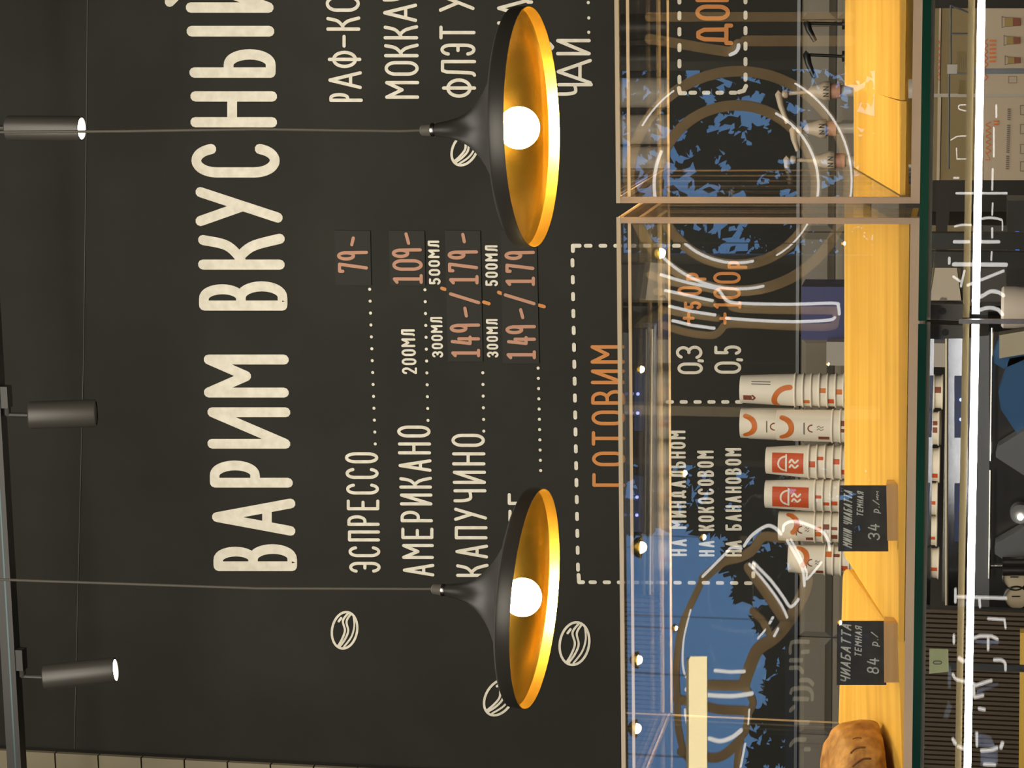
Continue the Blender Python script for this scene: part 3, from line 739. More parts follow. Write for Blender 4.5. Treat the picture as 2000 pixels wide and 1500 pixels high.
def cstroke(mb, f, pts, w):
    t = MB().stroke(pts, w, 0, n=8)
    # subdivide long strokes first so that they follow the cup
    mb.add([f(v[0], v[2])*1.0 + Vector((sin(v[0]*25), -cos(v[0]*25), 0))*(v[1]*.8) for v in t.v], t.f)
def dens(pts, n=6):
    out = []
    for a, b in zip(pts, pts[1:]):
        for i in range(n): out.append((a[0]+(b[0]-a[0])*i/n, a[1]+(b[1]-a[1])*i/n))
    return out+[pts[-1]]
def cup_mesh(R_, r_, H):
    return MB().lathe([(1e-6, H-.006), (r_-.004, H-.006), (r_-.0025, H), (r_, H-.001), (R_, .004), (R_+.0022, .0035), (R_+.003, .0015), (R_+.002, 0), (R_-.002, 0), (R_-.004, .01)], 36)
def stack(yc, w_rim, w_top, xtop, xrim, Y, kind, lab, limit=99, step_px=15.8):
    s_ = px(Y); R_ = w_rim/2*s_-.003; r_ = w_top/2*s_; H = (xrim-xtop)*s_*.985
    ctr = P(xrim, yc, Y); step = step_px*s_*.985
    meshes = None; i = 0
    z = P(xrim, yc, Y-R_).z
    while z >= zmac-.001 and i < limit:
        dphi = random.uniform(-.2, .2) if i == 0 else random.uniform(-3, 3)
        dx = random.uniform(-.0008, .0008)
        lastcup = z-step < zmac-.001
        o = root('paper_cup', (ctr.x+dx, Y, z), '%s paper cup of the stack %s' % ('topmost' if i == 0 else ordn[i]+' from top', lab), 'paper cup', 'upturned paper cups '+lab)
        if meshes is None:
            b = cup_mesh(R_, r_, H).build('cup_body', M['cup'], o, True); meshes = b
        else:
            b = meshes.copy(); COL.objects.link(b); b.parent = o
        f = cone_map(R_, r_, H)
        if i == 0:
            if kind == 'square':
                m1 = MB(); patch(m1, f, -.026, .026, H*.13, H*.84); m1.build('red_print', M['redp'], o)
                f2_ = cone_map(R_, r_, H, .0011); m2 = MB()
                sc = H*.9; hc = H*.52
                arc = [(a, b) for a, b in E(0, hc, .017, .017*1.05, 0, 180, 14)]
                cstroke(m2, f2_, arc, .0042); cstroke(m2, f2_, dens([(-.019, hc), (.021, hc)], 8), .0042)
                for q in (-.008, .004):
                    cstroke(m2, f2_, smoothline([(q, hc-.008), (q+.006, hc-.013), (q-.001, hc-.02), (q+.005, hc-.027)], 4), .0044)
                m2.build('white_cup_logo', M['cup'], o)
            else:
                m1 = MB(); q = 1 if kind == 'arc' else -1
                if kind == 'arc': arc = E(-.022, .012, .034, .036, 0, 125, 16)
                elif kind == 'crescent': arc = E(0, H*.98, .026, .033, 200, 340, 14)
                else: arc = E(.012, H*.95, .03, .04, 230, 330, 12)
                cstroke(m1, f, [(a, min(max(b, .006), H-.006)) for a, b in arc], .0125); m1.build('orange_print', M['orangep'], o)
                m2 = MB()
                if kind == 'arc':
                    patch(m2, f, -.022, -.009, H*.78, H*.93, 4)
                    cstroke(m2, f, [(-.0215, H*.76), (-.0155, H*.72), (-.0095, H*.76)], .004)
                else:
                    cstroke(m2, f, E(0, H*.36, .008, .009, 0, 180, 8)+[(-.008, H*.36)], .003)
                    patch(m2, f, -.03, -.02, H*.06, H*.25, 4)
                m2.build('brown_print', M['brownp'], o)
                m3 = MB()
                if kind == 'arc':
                    for q in (.018, .024): cstroke(m3, f, dens([(q, H*.45), (q, H*.78)], 4), .002)
                else:
                    cstroke(m3, f, dens([(-.014, H*.5), (.012, H*.5)], 6), .0028)
                    for q in (-.003, .003): cstroke(m3, f, smoothline([(q, H*.27), (q+.003, H*.24), (q-.001, H*.2), (q+.002, H*.16)], 3), .0015)
                m3.build('small_print', M['inkp'], o)
        else:
            # what the rim band of a nested cup shows of its print
            m1 = MB(); any_ = False
            for q in range(random.choice((0, 1, 1, 2))):
                s0 = random.uniform(-.03, .018); wd = random.uniform(.007, .014); patch(m1, f, s0, s0+wd, .0045, step+.0012, 3); any_ = True
            if any_: m1.build('rim_print', M['redp'] if kind == 'square' else random.choice((M['orangep'], M['redp'], M['brownp'])), o)
        z -= step; i += 1
    # z correction: stand the stack on the machine
    return i
stack(761, 68, 54, 1443, 1553, YCU, 'arc', 'nearest the grey box')
stack(829, 68, 58, 1443, 1551, YCU+.095, 'crescent', 'half hidden behind the crescent stack')
stack(832, 67, 60, 1515, 1626, YCU-.02, 'crescent', 'with a crescent print at mid height')
stack(901, 70, 52, 1493, 1580, YCU, 'square', 'with a cut-off red square')
stack(967, 68, 54, 1491, 1592, YCU, 'square', 'with a whole red square')
stack(1028, 64, 58, 1518, 1592, YCU+.02, 'swoosh', 'beside the red square stack')
stack(1093, 64, 54, 1537, 1612, YCU+.03, 'swoosh', 'lowest, at the end of the row')

# ------------------------------------------------------------------ coffee machine
YM = 4.62
xm0, xm1 = P(1900, 1190, YM).x, P(1900, 645, YM).x
def PM(x, y, d=0): return P(x, y, YM-d)
o = root('coffee_machine', ((xm0+xm1)/2, YM, .9), 'large chrome coffee machine carrying the stacked paper cups', 'coffee machine')
zA = PM(1850, 900).z
part(MB().box((xm0, YM+.05, zmac-.03), (xm1, YM+.62, zmac)), 'cup_tray', M['steel'], o)
part(MB().hexa([PM(1850, 1188), PM(1850, 648), PM(1890, 648), PM(1890, 1188)], (0, .5, 0)), 'upper_body', M['chrome'], o)
part(MB().tube([PM(1849, 1188, .01), PM(1849, 650, .01)], .0035), 'cup_rail', M['alu'], o, True)
part(MB().hexa([PM(1890, 1188), PM(1890, 660), PM(1932, 655), PM(1932, 1188)], (0, .4, 0)), 'fascia', M['machine'], o, False)
for ya, yb in ((735, 855), (945, 1058)):
    cp = part(MB().hexa([PM(1864, yb, .004), PM(1864, ya, .004), PM(1884, ya, .004), PM(1884, yb, .004)], (0, .02, 0)), 'control_panel', M['panelb'], o)
    for yy in (ya+.38*(yb-ya), ya+.7*(yb-ya)):
        b = MB().lathe([(.0035, 0), (.0035, .002)], 12, PM(1877, yy, .006), (0, -1, 0)); part(b, 'button_light', M['bled'], o).parent = cp
mb = MB().tube([PM(1938, 640, .03), PM(1935, 900, .03)], .0028, 8).tube([PM(1934.5, 918, .03), PM(1932, 1130, .03)], .0028, 8)
part(mb, 'steel_rail', M['steel'], o, True)
part(MB().hexa([PM(1932, 1188), PM(1932, 648), PM(2100, 648), PM(2100, 1188)], (0, .3, 0)), 'lower_body', M['blackp'], o)
for q in ([(1945, 893), (1950, 872), (2010, 835), (2010, 935)], [(1943, 1082), (1945, 1062), (2010, 1025), (2010, 1125)]):
    m_ = MB().hexa([PM(x, y, .06) for x, y in (q[1], q[2], q[3], q[0])], (0, .05, 0)); part(m_, 'group_cover', M['machine'], o)
for q in ([(1934, 705), (1952, 660), (1998, 650), (2030, 650), (2030, 690), (1960, 720)], [(1950, 765), (1972, 700), (2030, 690), (2030, 860), (1985, 845), (1955, 800)]):
    v = [PM(x, y, .03) for x, y in q]; nq = len(v); w_ = [p+Vector((0, .03, 0)) for p in v]
    part(MB().add(v+w_, [tuple(range(nq)), tuple(range(2*nq-1, nq-1, -1))]+[(i, (i+1) % nq, nq+(i+1) % nq, nq+i) for i in range(nq)]), 'blue_side_guard', M['bluelid'], o, label='blue side guard')
for x, y in ((1985, 1165), (1982, 1127)):
    g = part(MB().lathe([(.026, 0), (.026, .012), (.023, .014), (.023, .010)], 32, PM(x, y, .07), (0, -1, 0)), 'gauge', M['blackp'], o, True)
    d = MB().lathe([(.0228, .009), (.0228, .0105)], 32, PM(x, y, .07), (0, -1, 0)); d = part(d, 'gauge_dial', M['gface'], o); d.parent = g
    nd = MB().hexa([PM(x+a, y+b, .0815) for a, b in ((-9, -1.2), (-9, 1.2), (7, 1.2), (7, -1.2))], (0, .0008, 0)); part(nd, 'gauge_needle', M['blackp'], o).parent = g
part(MB().hexa([PM(1952, 700, .05), PM(1952, 655, .05), PM(2010, 645, .05), PM(2010, 690, .05)], (0, .05, 0)), 'brass_spout', M['alu'], o)
for yy in (1098, 1114): part(MB().tube([PM(1958, yy, .09), PM(1990, yy, .09), PM(2030, yy, .09)], .011, 12), 'lever', M['blackp'], o, True)
part(MB().tube([PM(1935, 1105, .05), PM(1960, 1105, .05)], .005), 'steam_pipe', M['steel'], o, True)
part(MB().lathe([(.02, 0), (.02, .03)], 20, PM(1992, 998, .02), (0, -1, 0)), 'selector_knob', M['machine'], o, True)
part(MB().lathe([(.006, 0), (.006, .003)], 14, PM(1993, 1010, .053), (0, -1, 0)), 'knob_light', M['lens'], o)
part(MB().box((xm0, YM+.02, .92), (xm1, YM+.55, PM(2090, 900).z)), 'drip_tray', M['machine'], o)
part(MB().box((xm0, YM+.3, PM(2090, 900).z), (xm1, YM+.6, zmac-.03)), 'rear_shell', M['machine'], o)
tag(MB().box((-2.6, YM-.15, .86), (XR0-.05, YW-.03, .92)).box((-2.6, YM-.1, 0), (XR0-.05, YW-.03, .86)).build('back_counter', M['plinth']), 'long dark work counter along the menu wall', 'counter')

# ribbed brown panel and shelf beside the machine
YL = 4.45
mb = MB(); xl0, xl1 = P(1900, 1560, YL).x, P(1900, 1192, YL).x; zl1_, zl0_ = P(1800, 1350, YL).z, P(1985, 1350, YL).z
n = 40
for i in range(n):
    x = xl0+(xl1-xl0)*i/n; w_ = (xl1-xl0)/n; mb.box((x+w_*.18, YL, .925), (x+w_*.82, YL+.012, zl1_))
ob = root('ribbed_panel', ((xl0+xl1)/2, YL, .92), 'dark brown upright-ribbed panel below the ciabatta tags', 'panel')
part(mb, 'rib', M['louver'], ob); part(MB().box((xl0, YL+.012, .925), (xl1, YL+.03, zl1_)), 'backing', M['plinth'], ob)
q = [P(x, y, 4.3) for x, y in ((1990, 1560), (1993, 1236), (2060, 1236), (2060, 1560))]
tag(MB().hexa(q, (0, .03, 0)).build('wooden_crate_side', M['wood']), 'strip of pale wood along the lower frame edge under the ribbed panel', 'wooden board')
# pale green label standing on a case shelf
YLb = YF+.35
ob = root('shelf_label', P(1830, 1292, YLb), 'pale green shelf label with dark letters in the display case', 'label')
part(MB().hexa([P(x, y, YLb) for x, y in ((1815, 1267), (1852, 1268), (1853, 1312), (1815, 1316))], (0, .001, 0)), 'label_card', M['label'], ob)
mb = MB(); letters(mb, 'О', [(1298, 1290, 1822, 1840)], 2, YLb-.0006); letters(mb, 'Х', [(1298, 1288, 1806, 1816)], 2, YLb-.0006) if 'Х' in GL else None
part(mb, 'label_letters', M['inkp'], ob)
part(MB().box((P(1830, 1300, YLb).x-.004, YLb+.001, 1.06), (P(1830, 1300, YLb).x+.004, YLb+.004, P(1850, 1300, YLb).z)), 'label_stem', M['black'], ob)

# coffee tools between machine and posters
YK = 4.55
def PK(x, y, d=0): return P(x, y, YK-d)
ob = root('till_display', P(1985, 480, YK), 'black device with a small blue lit display beside the coffee machine', 'device')
part(MB().hexa([PK(1966, 560), PK(1968, 392), PK(2110, 392), PK(2110, 560)], (0, .12, 0)), 'housing', M['blackp'], ob)
part(MB().hexa([PK(1983, 502, .002), PK(1983, 452, .002), PK(1991, 452, .002), PK(1991, 502, .002)], (0, .001, 0)), 'blue_figures', M['screen'], ob)
part(MB().hexa([PK(1984, 503, .003), PK(1984, 496, .003), PK(1990, 496, .003), PK(1990, 503, .003)], (0, .001, 0)), 'red_figure', M['pinkled'], ob)
part(MB().box((PK(2000, 540).x, YK+.01, .92), (PK(2000, 410).x, YK+.11, PK(2108, 480).z)), 'stand', M['blackp'], ob)
YK2 = 4.9
ob = root('wooden_cabinet', (P(1880, 480, YK2).x, YK2, .92), 'brown wooden cabinet wall behind the coffee tools', 'cabinet')
xk = xm1+.012
part(MB().box((xk, YK2, .925), (P(1900, 440, YK2).x, YK2+.3, zmac)), 'carcass', M['louver'], ob)
part(MB().box((xk, YK2-.004, P(1915, 480, YK2).z), (P(1900, 440, YK2).x, YK2, P(1850, 480, YK2).z)), 'upper_door', M['bronze'], ob)
part(MB().box((xk, YK2-.003, .95), (P(1900, 440, YK2).x, YK2, P(1919, 480, YK2).z)), 'lower_door', M['conn'], ob)
# grey paper towel dispenser shape in front
YK = 4.72
ob = root('paper_holder', P(1845, 560, YK), 'beige tapering paper holder behind the case corner block', 'paper holder')
part(MB().hexa([PK(1811, 592), PK(1822, 520), PK(1868, 516), PK(1878, 592)], (0, .06, 0)), 'holder_body', M['card'], ob)
part(MB().hexa([PK(1835, 586, .002), PK(1838, 581, .002), PK(1847, 582, .002), PK(1848, 586, .002)], (0, .001, 0)), 'slot', M['inkp'], ob)
part(MB().box((PK(1850, 590).x, YK+.01, .92), (PK(1850, 522).x, YK+.05, PK(1876, 560).z)), 'holder_stand', M['conn'], ob)
# folded cloth and arms by the light strip
ob = root('milk_pitcher', P(1985, 640, 4.3), 'white rimmed vessel under the coffee machine guard', 'vessel')
c = P(1960, 600, 4.3)
part(MB().lathe([(.036, -.05), (.04, -.02), (.04, .0), (.036, .004), (.034, 0), (.034, -.02)], 28, c), 'bowl', M['paper'], ob, True)
part(MB().box((c.x-.02, 4.3-.02, .925), (c.x+.02, 4.3+.02, c.z-.05)), 'stand', M['conn'], ob)

# cup posters
YPo = 3.6
def PP(x, y, d=0): return P(x, y, YPo-d)
def poster(y0, y1, label, kind):
    o = root('cup_poster', PP(1960, (y0+y1)/2), label, 'poster', 'cream posters with drawn cups')
    part(MB().hexa([PP(1921, y1), PP(1922, y0), PP(2120, y0), PP(2120, y1)], (0, .004, 0)), 'sheet', M['cards'], o)
    part(MB().hexa([PP(1815, y1), PP(1817, y0), PP(1838, y0), PP(1835, y1)], (0, .004, 0)), 'painted_reflection', M['cards'], o)  # sheet's mirror image with flipped print, painted as an extra strip
    part(MB().hexa([PP(1835, y1, -.004), PP(1838, y0, -.004), PP(1922, y0, -.004), PP(1921, y1, -.004)], (0, .003, 0)), 'middle_band', M['bronze'], o)
    sc, rd, ink = MB(), MB(), MB(); Y = YPo-.001; w1 = 1.6*px(Y)
    def sk(mb, pts, w=w1): mb.stroke([XZ(x, y, Y) for x, y in pts], w, Y)
    if kind == 0:
        for xo, fl in ((1926, 1), (1833, -1)):
            sk(sc, smoothline([(xo+fl*(3 if i % 2 else -2), y1-26-i*6.2) for i in range(14)], 4))
        for i, yy in enumerate(range(80, 128, 8)):
            sk(rd, [(1934, yy), (1944-(i % 2), yy)], 3.6*px(Y)); sk(rd, [(1822, yy), (1828, yy)], 2.4*px(Y))
        sk(rd, [(1935, 138), (1937, 139)], 4*px(Y)); sk(rd, [(1821, 141), (1823, 142)], 4*px(Y))
        for xx, yy, hh, l1 in ((1957, 43, 11, 36), (1961, 79, 10, 31), (1963, 118, 9, 30)):
            sk(ink, [(xx, yy-hh), (xx, yy+hh), (xx+5, yy+hh-2), (xx+l1, yy+hh-4), (xx+l1, yy-hh+4), (xx+5, yy-hh+2), (xx, yy-hh)], 1.2*px(Y))
            part(MB().hexa([P(x, y, Y) for x, y in ((xx+l1*.62, yy+hh-3), (xx+l1*.62, yy-hh+3), (xx+l1, yy-hh+4), (xx+l1, yy+hh-4))], (0, -.0005, 0)), 'drawn_coffee', M['brownp'], o)
            part(MB().hexa([P(x, y, Y) for x, y in ((xx+5, yy+hh-3), (xx+5, yy-hh+3), (xx+l1*.6, yy-hh+3), (xx+l1*.6, yy+hh-3))], (0, -.0005, 0)), 'drawn_milk', M['yellowc'], o)
        sk(ink, [(1970, 162), (1986, 162), (1986, 149), (1970, 149), (1970, 162)], 1.1*px(Y))
    else:
        for xo, fl in ((1930, 1), (1823, -1)):
            sk(sc, smoothline([(xo+(5 if i % 2 else -4), 300-i*5.6) for i in range(12)], 4), 1.9*px(Y))
            sk(sc, smoothline([(xo-5, 296), (xo+1, 306), (xo+3, 316-4), (xo-5, 312)], 4), 1.5*px(Y))
        sk(rd, [(1942, 237), (1950, 237)], 3*px(Y)); sk(rd, [(1942, 243), (1950, 243)], 3*px(Y))
        for yy in range(213, 330, 4):
            if yy in (237, 241, 301): continue
            sk(ink, [(1969-(yy-213)*.03, yy), (1973-(yy-213)*.03, yy+.5)], 2.6*px(Y))
        for yy in (215, 252, 291, 325):
            sk(ink, [(1993, yy-9), (1993, yy+9), (2010, yy+9)], 1.3*px(Y)); sk(ink, [(1993, yy-9), (2010, yy-9)], 1.3*px(Y))
    part(sc, 'script_logo', M['redp'] if kind == 0 else M['orangep'], o); part(rd, 'red_words', M['orangep'], o); part(ink, 'drawn_outlines', M['inkp'], o)
    part(MB().box((PP(1960, (y0+y1)/2).x-.03, YPo+.006, .35), (PP(1960, (y0+y1)/2).x+.03, YPo+.03, PP(1900, 100).z)), 'prop_stand', M['conn'], o)
poster(16, 183, 'cream poster with three tall drawn coffee cups seen through the case', 0)
poster(190, 352, 'cream poster with a line of small text and outlined cups', 1)
tag(MB().box((P(1960, 352, YPo).x-.1, YPo-.2, 0), (P(1960, 0, YPo).x+.15, YPo+.25, .35)).build('low_stand', M['plinth']), 'low dark stand carrying the cup posters', 'stand')
tag(MB().hexa([P(x, y, YF+.3) for x, y in ((1850, 144), (1850, 126), (1870, 126), (1869, 144))], (0, .002, 0)).build('paper_note', M['paper']), 'small blank white paper square stuck on the case glass', 'note')
ob = root('kraft_note', P(1885, 120, YF+.302), 'brown kraft paper note with smudged print beside the white square', 'note')
part(MB().hexa([P(x, y, YF+.302) for x, y in ((1866, 140), (1870, 100), (1896, 100), (1894, 142))], (0, .001, 0)), 'note_sheet', M['yellowc'], ob)
mb = MB()
for i in range(5): mb.stroke([XZ(1874+i*4, 137-(i % 2)*3, YF+.3005), XZ(1874+i*4, 106+(i % 3)*5, YF+.3005)], .0007, YF+.3005)
part(mb, 'smudged_print', M['bronze'], ob)
tag(MB().hexa([P(x, y, YF+.31) for x, y in ((1871, 184), (1875, 157), (1893, 157), (1892, 184))], (0, .001, 0)).build('kraft_note', M['yellowc']), 'smaller plain kraft note below the printed one', 'note')
# grille of the case's rear shelf wires (loops)
o = root('wire_rack', P(1880, 60, YF+.4), 'thin pale wire rack inside the case near the notes', 'wire rack')
mb = MB()
for q in ([(1857, 10), (1857, 140)], [(1857, 10), (1894, 26)], [(1857, 66), (1894, 66)], [(1854, 140), (1853, 330)]):
    mb.tube([P(x, y, YF+.4) for x, y in q], .0011, 6)
part(mb, 'wires', M['machine'], o, True)
part(MB().box((P(1857, 140, YF+.4).x-.003, YF+.398, 1.06), (P(1857, 140, YF+.4).x+.003, YF+.402, P(1857, 140, YF+.4).z)), 'foot', M['machine'], o)

# ------------------------------------------------------------------ syrup pumps, boxes by the wall
YPu = 5.0
def pump(xr, yr, xc, yc, spx, spy, dark, label, xbase=1700):
    """xr,yr top of the rod; xc collar top; spout end (spx,spy)"""
    c = P(xc, yc, YPu); s_ = px(YPu)
    o = root('syrup_pump', (c.x, YPu, .92), label, 'syrup pump', 'syrup pump bottles')
    mt = M['blackp'] if dark else M['pump']
    top = P(xr+6, yr, YPu); top.x = c.x+(top.x-c.x)
    part(MB().tube([Vector((c.x, YPu, c.z)), top], .0045 if not dark else .0035), 'rod', mt, o, True)
    e = P(spx, spy, YPu); h = P(xr, yr, YPu)
    part(MB().tube([h+Vector((.004, 0, -.004)), h, h.lerp(e, .4)+Vector((0, -.01, .002)), e+Vector((0, -.012, 0))], [.008, .0085, .007, .005], 12), 'spout', mt, o, True)
    if not dark:
        part(MB().lathe([(.008, .004), (.0095, 0), (.0095, -.004), (.008, -.008)], 20, h+Vector((0, 0, -.012))), 'pump_cap', mt, o, True)
        co = part(MB().lathe([(.006, .012), (.012, .006), (.0145, -.004), (.017, -.012), (.0215, -.022), (.0215, -.034), (.020, -.036)], 28, Vector((c.x, YPu, c.z))), 'collar', mt, o, True)
        part(MB().lathe([(.0165, 0), (.0165, -.022)], 28, Vector((c.x, YPu, c.z-.036))), 'pink_ring', M['pinkr'], o, True)
        part(MB().lathe([(.0125, 0), (.0125, -.06), (.033, -.10), (.033, .925-c.z+.058)], 28, Vector((c.x, YPu, c.z-.058))), 'bottle', M['bottle'], o, True)
        mb = MB(); zc_ = c.z-.027
        for dx in (-.011, .003): mb.stroke([(c.x+dx+a*.007, zc_+(.5-b)*.011) for a, b in ((0, 1), (0, 0), (1, 1), (1, 0))], .0018, YPu-.0218)
        part(mb, 'collar_letters', M['blackp'], o).parent = co
    else:
        part(MB().lathe([(.012, 0), (.012, -.03), (.03, -.06), (.03, .925-c.z)], 24, Vector((c.x, YPu, c.z))), 'bottle', M['blackp'], o, True)
pump(1521, 184, 1590, 178, 1539, 240, False, 'cream syrup pump with its spout highest, beside the stepped board')
pump(1549, 254, 1582, 251, 1559, 294, False, 'cream syrup pump with the shortest rod, middle of the cream ones')
pump(1537, 312, 1599, 314, 1546, 351, False, 'cream syrup pump nearest the gap between the bins')
pump(1576, 45, 1645, 47, 1593, 80, True, 'black syrup pump with a short hooked spout, farther from the cream ones')
pump(1575, 107, 1645, 110, 1592, 152, True, 'black syrup pump with a long hooked spout, next to the cream ones')
zc_top = zmac
tag(MB().box((P(1600, 664, 4.95).x, 4.95, zc_top), (P(1600, 560, 4.95).x, 5.08, P(1565, 612, 4.95).z)).build('plastic_tub', M['blue']), 'dark blue plastic tub behind the fork reflection', 'tub')
tag(MB().box((P(1640, 714, 4.9).x, 4.9, zmac), (P(1640, 668, 4.9).x, 5.0, P(1614, 690, 4.9).z)).build('cardboard_box', M['greybox']), 'grey cardboard box between the blue tub and the cups', 'box')

# ------------------------------------------------------------------ behind the viewer: neon signs, lamps, street
def RX(x, y, Ym=YS):
    p = R(x, y, Ym); return (p.x, p.z)
SP = px(2*YF-YS)
def sign(name, label, cat, backs, tubes, group='neon signs in the street window', extra=()):
    pts = [q for b in backs for q in b[0]] or [q for b in tubes for q in b[0]]
    c = R(*pts[0], YS); o = root(name, c, label, cat, group)
    mb = MB()
    for p_, w in backs: mb.stroke([RX(x, y) for x, y in p_], w*SP, YS, -.012)
    if backs: part(mb, 'backing_board', M['back'], o)
    mb = MB()
    for p_, w in tubes: mb.stroke([RX(x, y, YS+.012) for x, y in p_], w*.82*SP, YS+.012, -.006)
    if tubes: part(mb, 'neon_tube', M['neon'], o)
    for p_ in extra:
        part(MB().hexa([R(x, y, YS) for x, y in p_], (0, -.006, 0)), 'sky_patch', M['skypatch'], o)  # added blue plates stand in for sky mirrored in the glass
    return o
sm = smoothline
ring = lambda cx, cy, r, a0, a1, n=24: E(cx, cy, r, r, a0, a1, n)
sign('neon_plate', 'round neon plate of two rings, mirrored in both bin fronts', 'neon sign',
     [(ring(1443, 354, 215, 0, 360, 64), 20), (ring(1438, 362, 156, 0, 360, 52), 20)],
     [(ring(1443, 354, 220, -60, 12), 4.5), (ring(1443, 354, 218, -150, -126, 8), 4), (ring(1443, 356, 209, 77, 141), 6),
      (ring(1438, 362, 160, -61, 15), 5.5), (ring(1438, 362, 161, 158, 204, 12), 7), (ring(1438, 362, 152, 78, 131), 6), (ring(1438, 362, 158, 15, 60), 4)])
sign('neon_fork', 'neon fork with three tines mirrored beside the plate rings', 'neon sign',
     [(sm([(1268, 537), (1320, 553), (1400, 567), (1415, 578), (1425, 590), (1450, 604), (1630, 607)]), 15), ([(1281, 570), (1330, 583), (1391, 594)], 14), ([(1291, 605), (1340, 614), (1401, 622)], 14),
      (sm([(1296, 636), (1340, 650), (1388, 656), (1405, 648), (1416, 636), (1445, 634), (1610, 640), (1632, 625), (1632, 608)]), 14)],
     [(sm([(1290, 537), (1340, 552), (1393, 563), (1404, 568), (1420, 588), (1447, 593), (1540, 595), (1628, 593), (1637, 600), (1639, 614)]), 6.5), ([(1299, 568), (1345, 578), (1391, 588)], 6.5),
      ([(1307, 599), (1350, 609), (1396, 616)], 6.5), ([(1313, 627), (1350, 636), (1394, 642)], 6.5), (sm([(1418, 622), (1470, 626), (1550, 629), (1617, 626), (1630, 621)]), 6.5)])
sign('neon_croissant', 'neon croissant in segments mirrored over the blue sky', 'neon sign',
     [(sm([(1372, 1132), (1395, 1112), (1415, 1097), (1445, 1090), (1470, 1075), (1490, 1050), (1520, 1052), (1545, 1050)]), 18), (sm([(1372, 1132), (1361, 1156), (1345, 1190), (1331, 1225), (1323, 1270), (1320, 1320), (1322, 1365)]), 13),
      (sm([(1463, 1110), (1495, 1155), (1518, 1190), (1535, 1215)]), 22), (sm([(1545, 1055), (1560, 1100), (1575, 1140), (1545, 1205), (1515, 1245), (1480, 1270), (1462, 1310), (1452, 1340)]), 24),
      (sm([(1322, 1368), (1350, 1373), (1400, 1387), (1455, 1390)]), 18), ([(1385, 1340), (1450, 1341)], 20), (sm([(1322, 1380), (1325, 1430), (1340, 1480), (1370, 1490)]), 13),
      (sm([(1452, 1340), (1470, 1372), (1462, 1395), (1455, 1430), (1444, 1450), (1438, 1520)]), 14), (sm([(1330, 1470), (1400, 1482), (1444, 1450)]), 18), ([(1470, 1195), (1490, 1215), (1500, 1235)], 14)],
     [(sm([(1372, 1127), (1415, 1084), (1428, 1071), (1447, 1073)]), 6), (sm([(1453, 1067), (1468, 1047), (1495, 1029), (1511, 1031), (1525, 1044)]), 7), (sm([(1529, 1038), (1531, 1027), (1543, 1020), (1561, 1021), (1585, 1029), (1607, 1041), (1617, 1057), (1620, 1075)]), 6),
      (sm([(1463, 1103), (1495, 1140), (1524, 1180), (1537, 1207)]), 5), (sm([(1471, 1100), (1505, 1135), (1529, 1167), (1540, 1184), (1548, 1185), (1559, 1172)]), 6), (sm([(1537, 1057), (1553, 1084), (1567, 1113), (1571, 1145)]), 6), (sm([(1544, 1055), (1560, 1084), (1575, 1118), (1576, 1132), (1604, 1100)]), 4.5),
      (sm([(1348, 1193), (1335, 1249), (1333, 1297), (1340, 1324), (1361, 1340)]), 4), ([(1396, 1311), (1425, 1314), (1453, 1313)], 7), (sm([(1340, 1348), (1355, 1352), (1383, 1359), (1430, 1361), (1468, 1356)]), 9),
      (sm([(1337, 1388), (1341, 1412), (1354, 1440)]), 5), (sm([(1385, 1444), (1407, 1449), (1430, 1441), (1447, 1428)]), 9), ([(1463, 1388), (1461, 1415)], 4), ([(1455, 1455), (1446, 1500)], 5),
      ([(1503, 1218), (1509, 1208)], 6), ([(1512, 1243), (1519, 1230)], 6), ([(1480, 1248), (1494, 1232)], 4)])
sign('neon_knife', 'neon knife shape mirrored across the orange heading', 'neon sign',
     [([(1268, 33), (1660, 33)], 18), (sm([(1268, 76), (1340, 88), (1400, 98), (1428, 100), (1440, 86)]), 19), ([(1455, 80), (1660, 80)], 20)],
     [(sm([(1426, 107), (1436, 102), (1441, 95), (1442, 88)]), 8)])
sign('neon_words', 'white neon letters mirrored in the case glass before the posters', 'neon sign', [],
     [([(1946, 206), (1946, 229)], 4), ([(1941, 250), (1941, 306)], 4), ([(1939, 331), (1938, 371)], 4.5), ([(1939, 398), (1938, 420)], 4), ([(1938, 447), (1938, 464)], 5), ([(1937, 493), (1936, 509)], 4),
      ([(1868, 378), (1966, 378)], 5), (sm([(1865, 443), (1878, 440), (1896, 440)]), 4.5), (sm([(1917, 428), (1930, 426), (1945, 427), (1956, 430)]), 5), ([(1958, 432), (1958, 450)], 3), ([(1864, 473), (1892, 473)], 7), ([(1916, 473), (1951, 473)], 7),
      ([(1863, 517), (1965, 518)], 9), ([(1854, 505), (1854, 515)], 6), ([(1868, 290), (1869, 311), (1886, 311)], 2.5), (sm([(1857, 274), (1870, 267), (1886, 266)]), 2.5), ([(1863, 348), (1872, 348)], 4), (sm([(1886, 205), (1874, 206), (1873, 213), (1886, 217)]), 2.5),
      ([(1862, 541), (1875, 550)], 5), (sm([(1884, 530), (1880, 545), (1877, 560)]), 5), ([(1890, 558), (1960, 530)], 6), (sm([(1900, 588), (1920, 578), (1935, 570), (1950, 572), (1960, 578)]), 8), (sm([(1912, 607), (1930, 602), (1948, 605), (1958, 615)]), 8)])
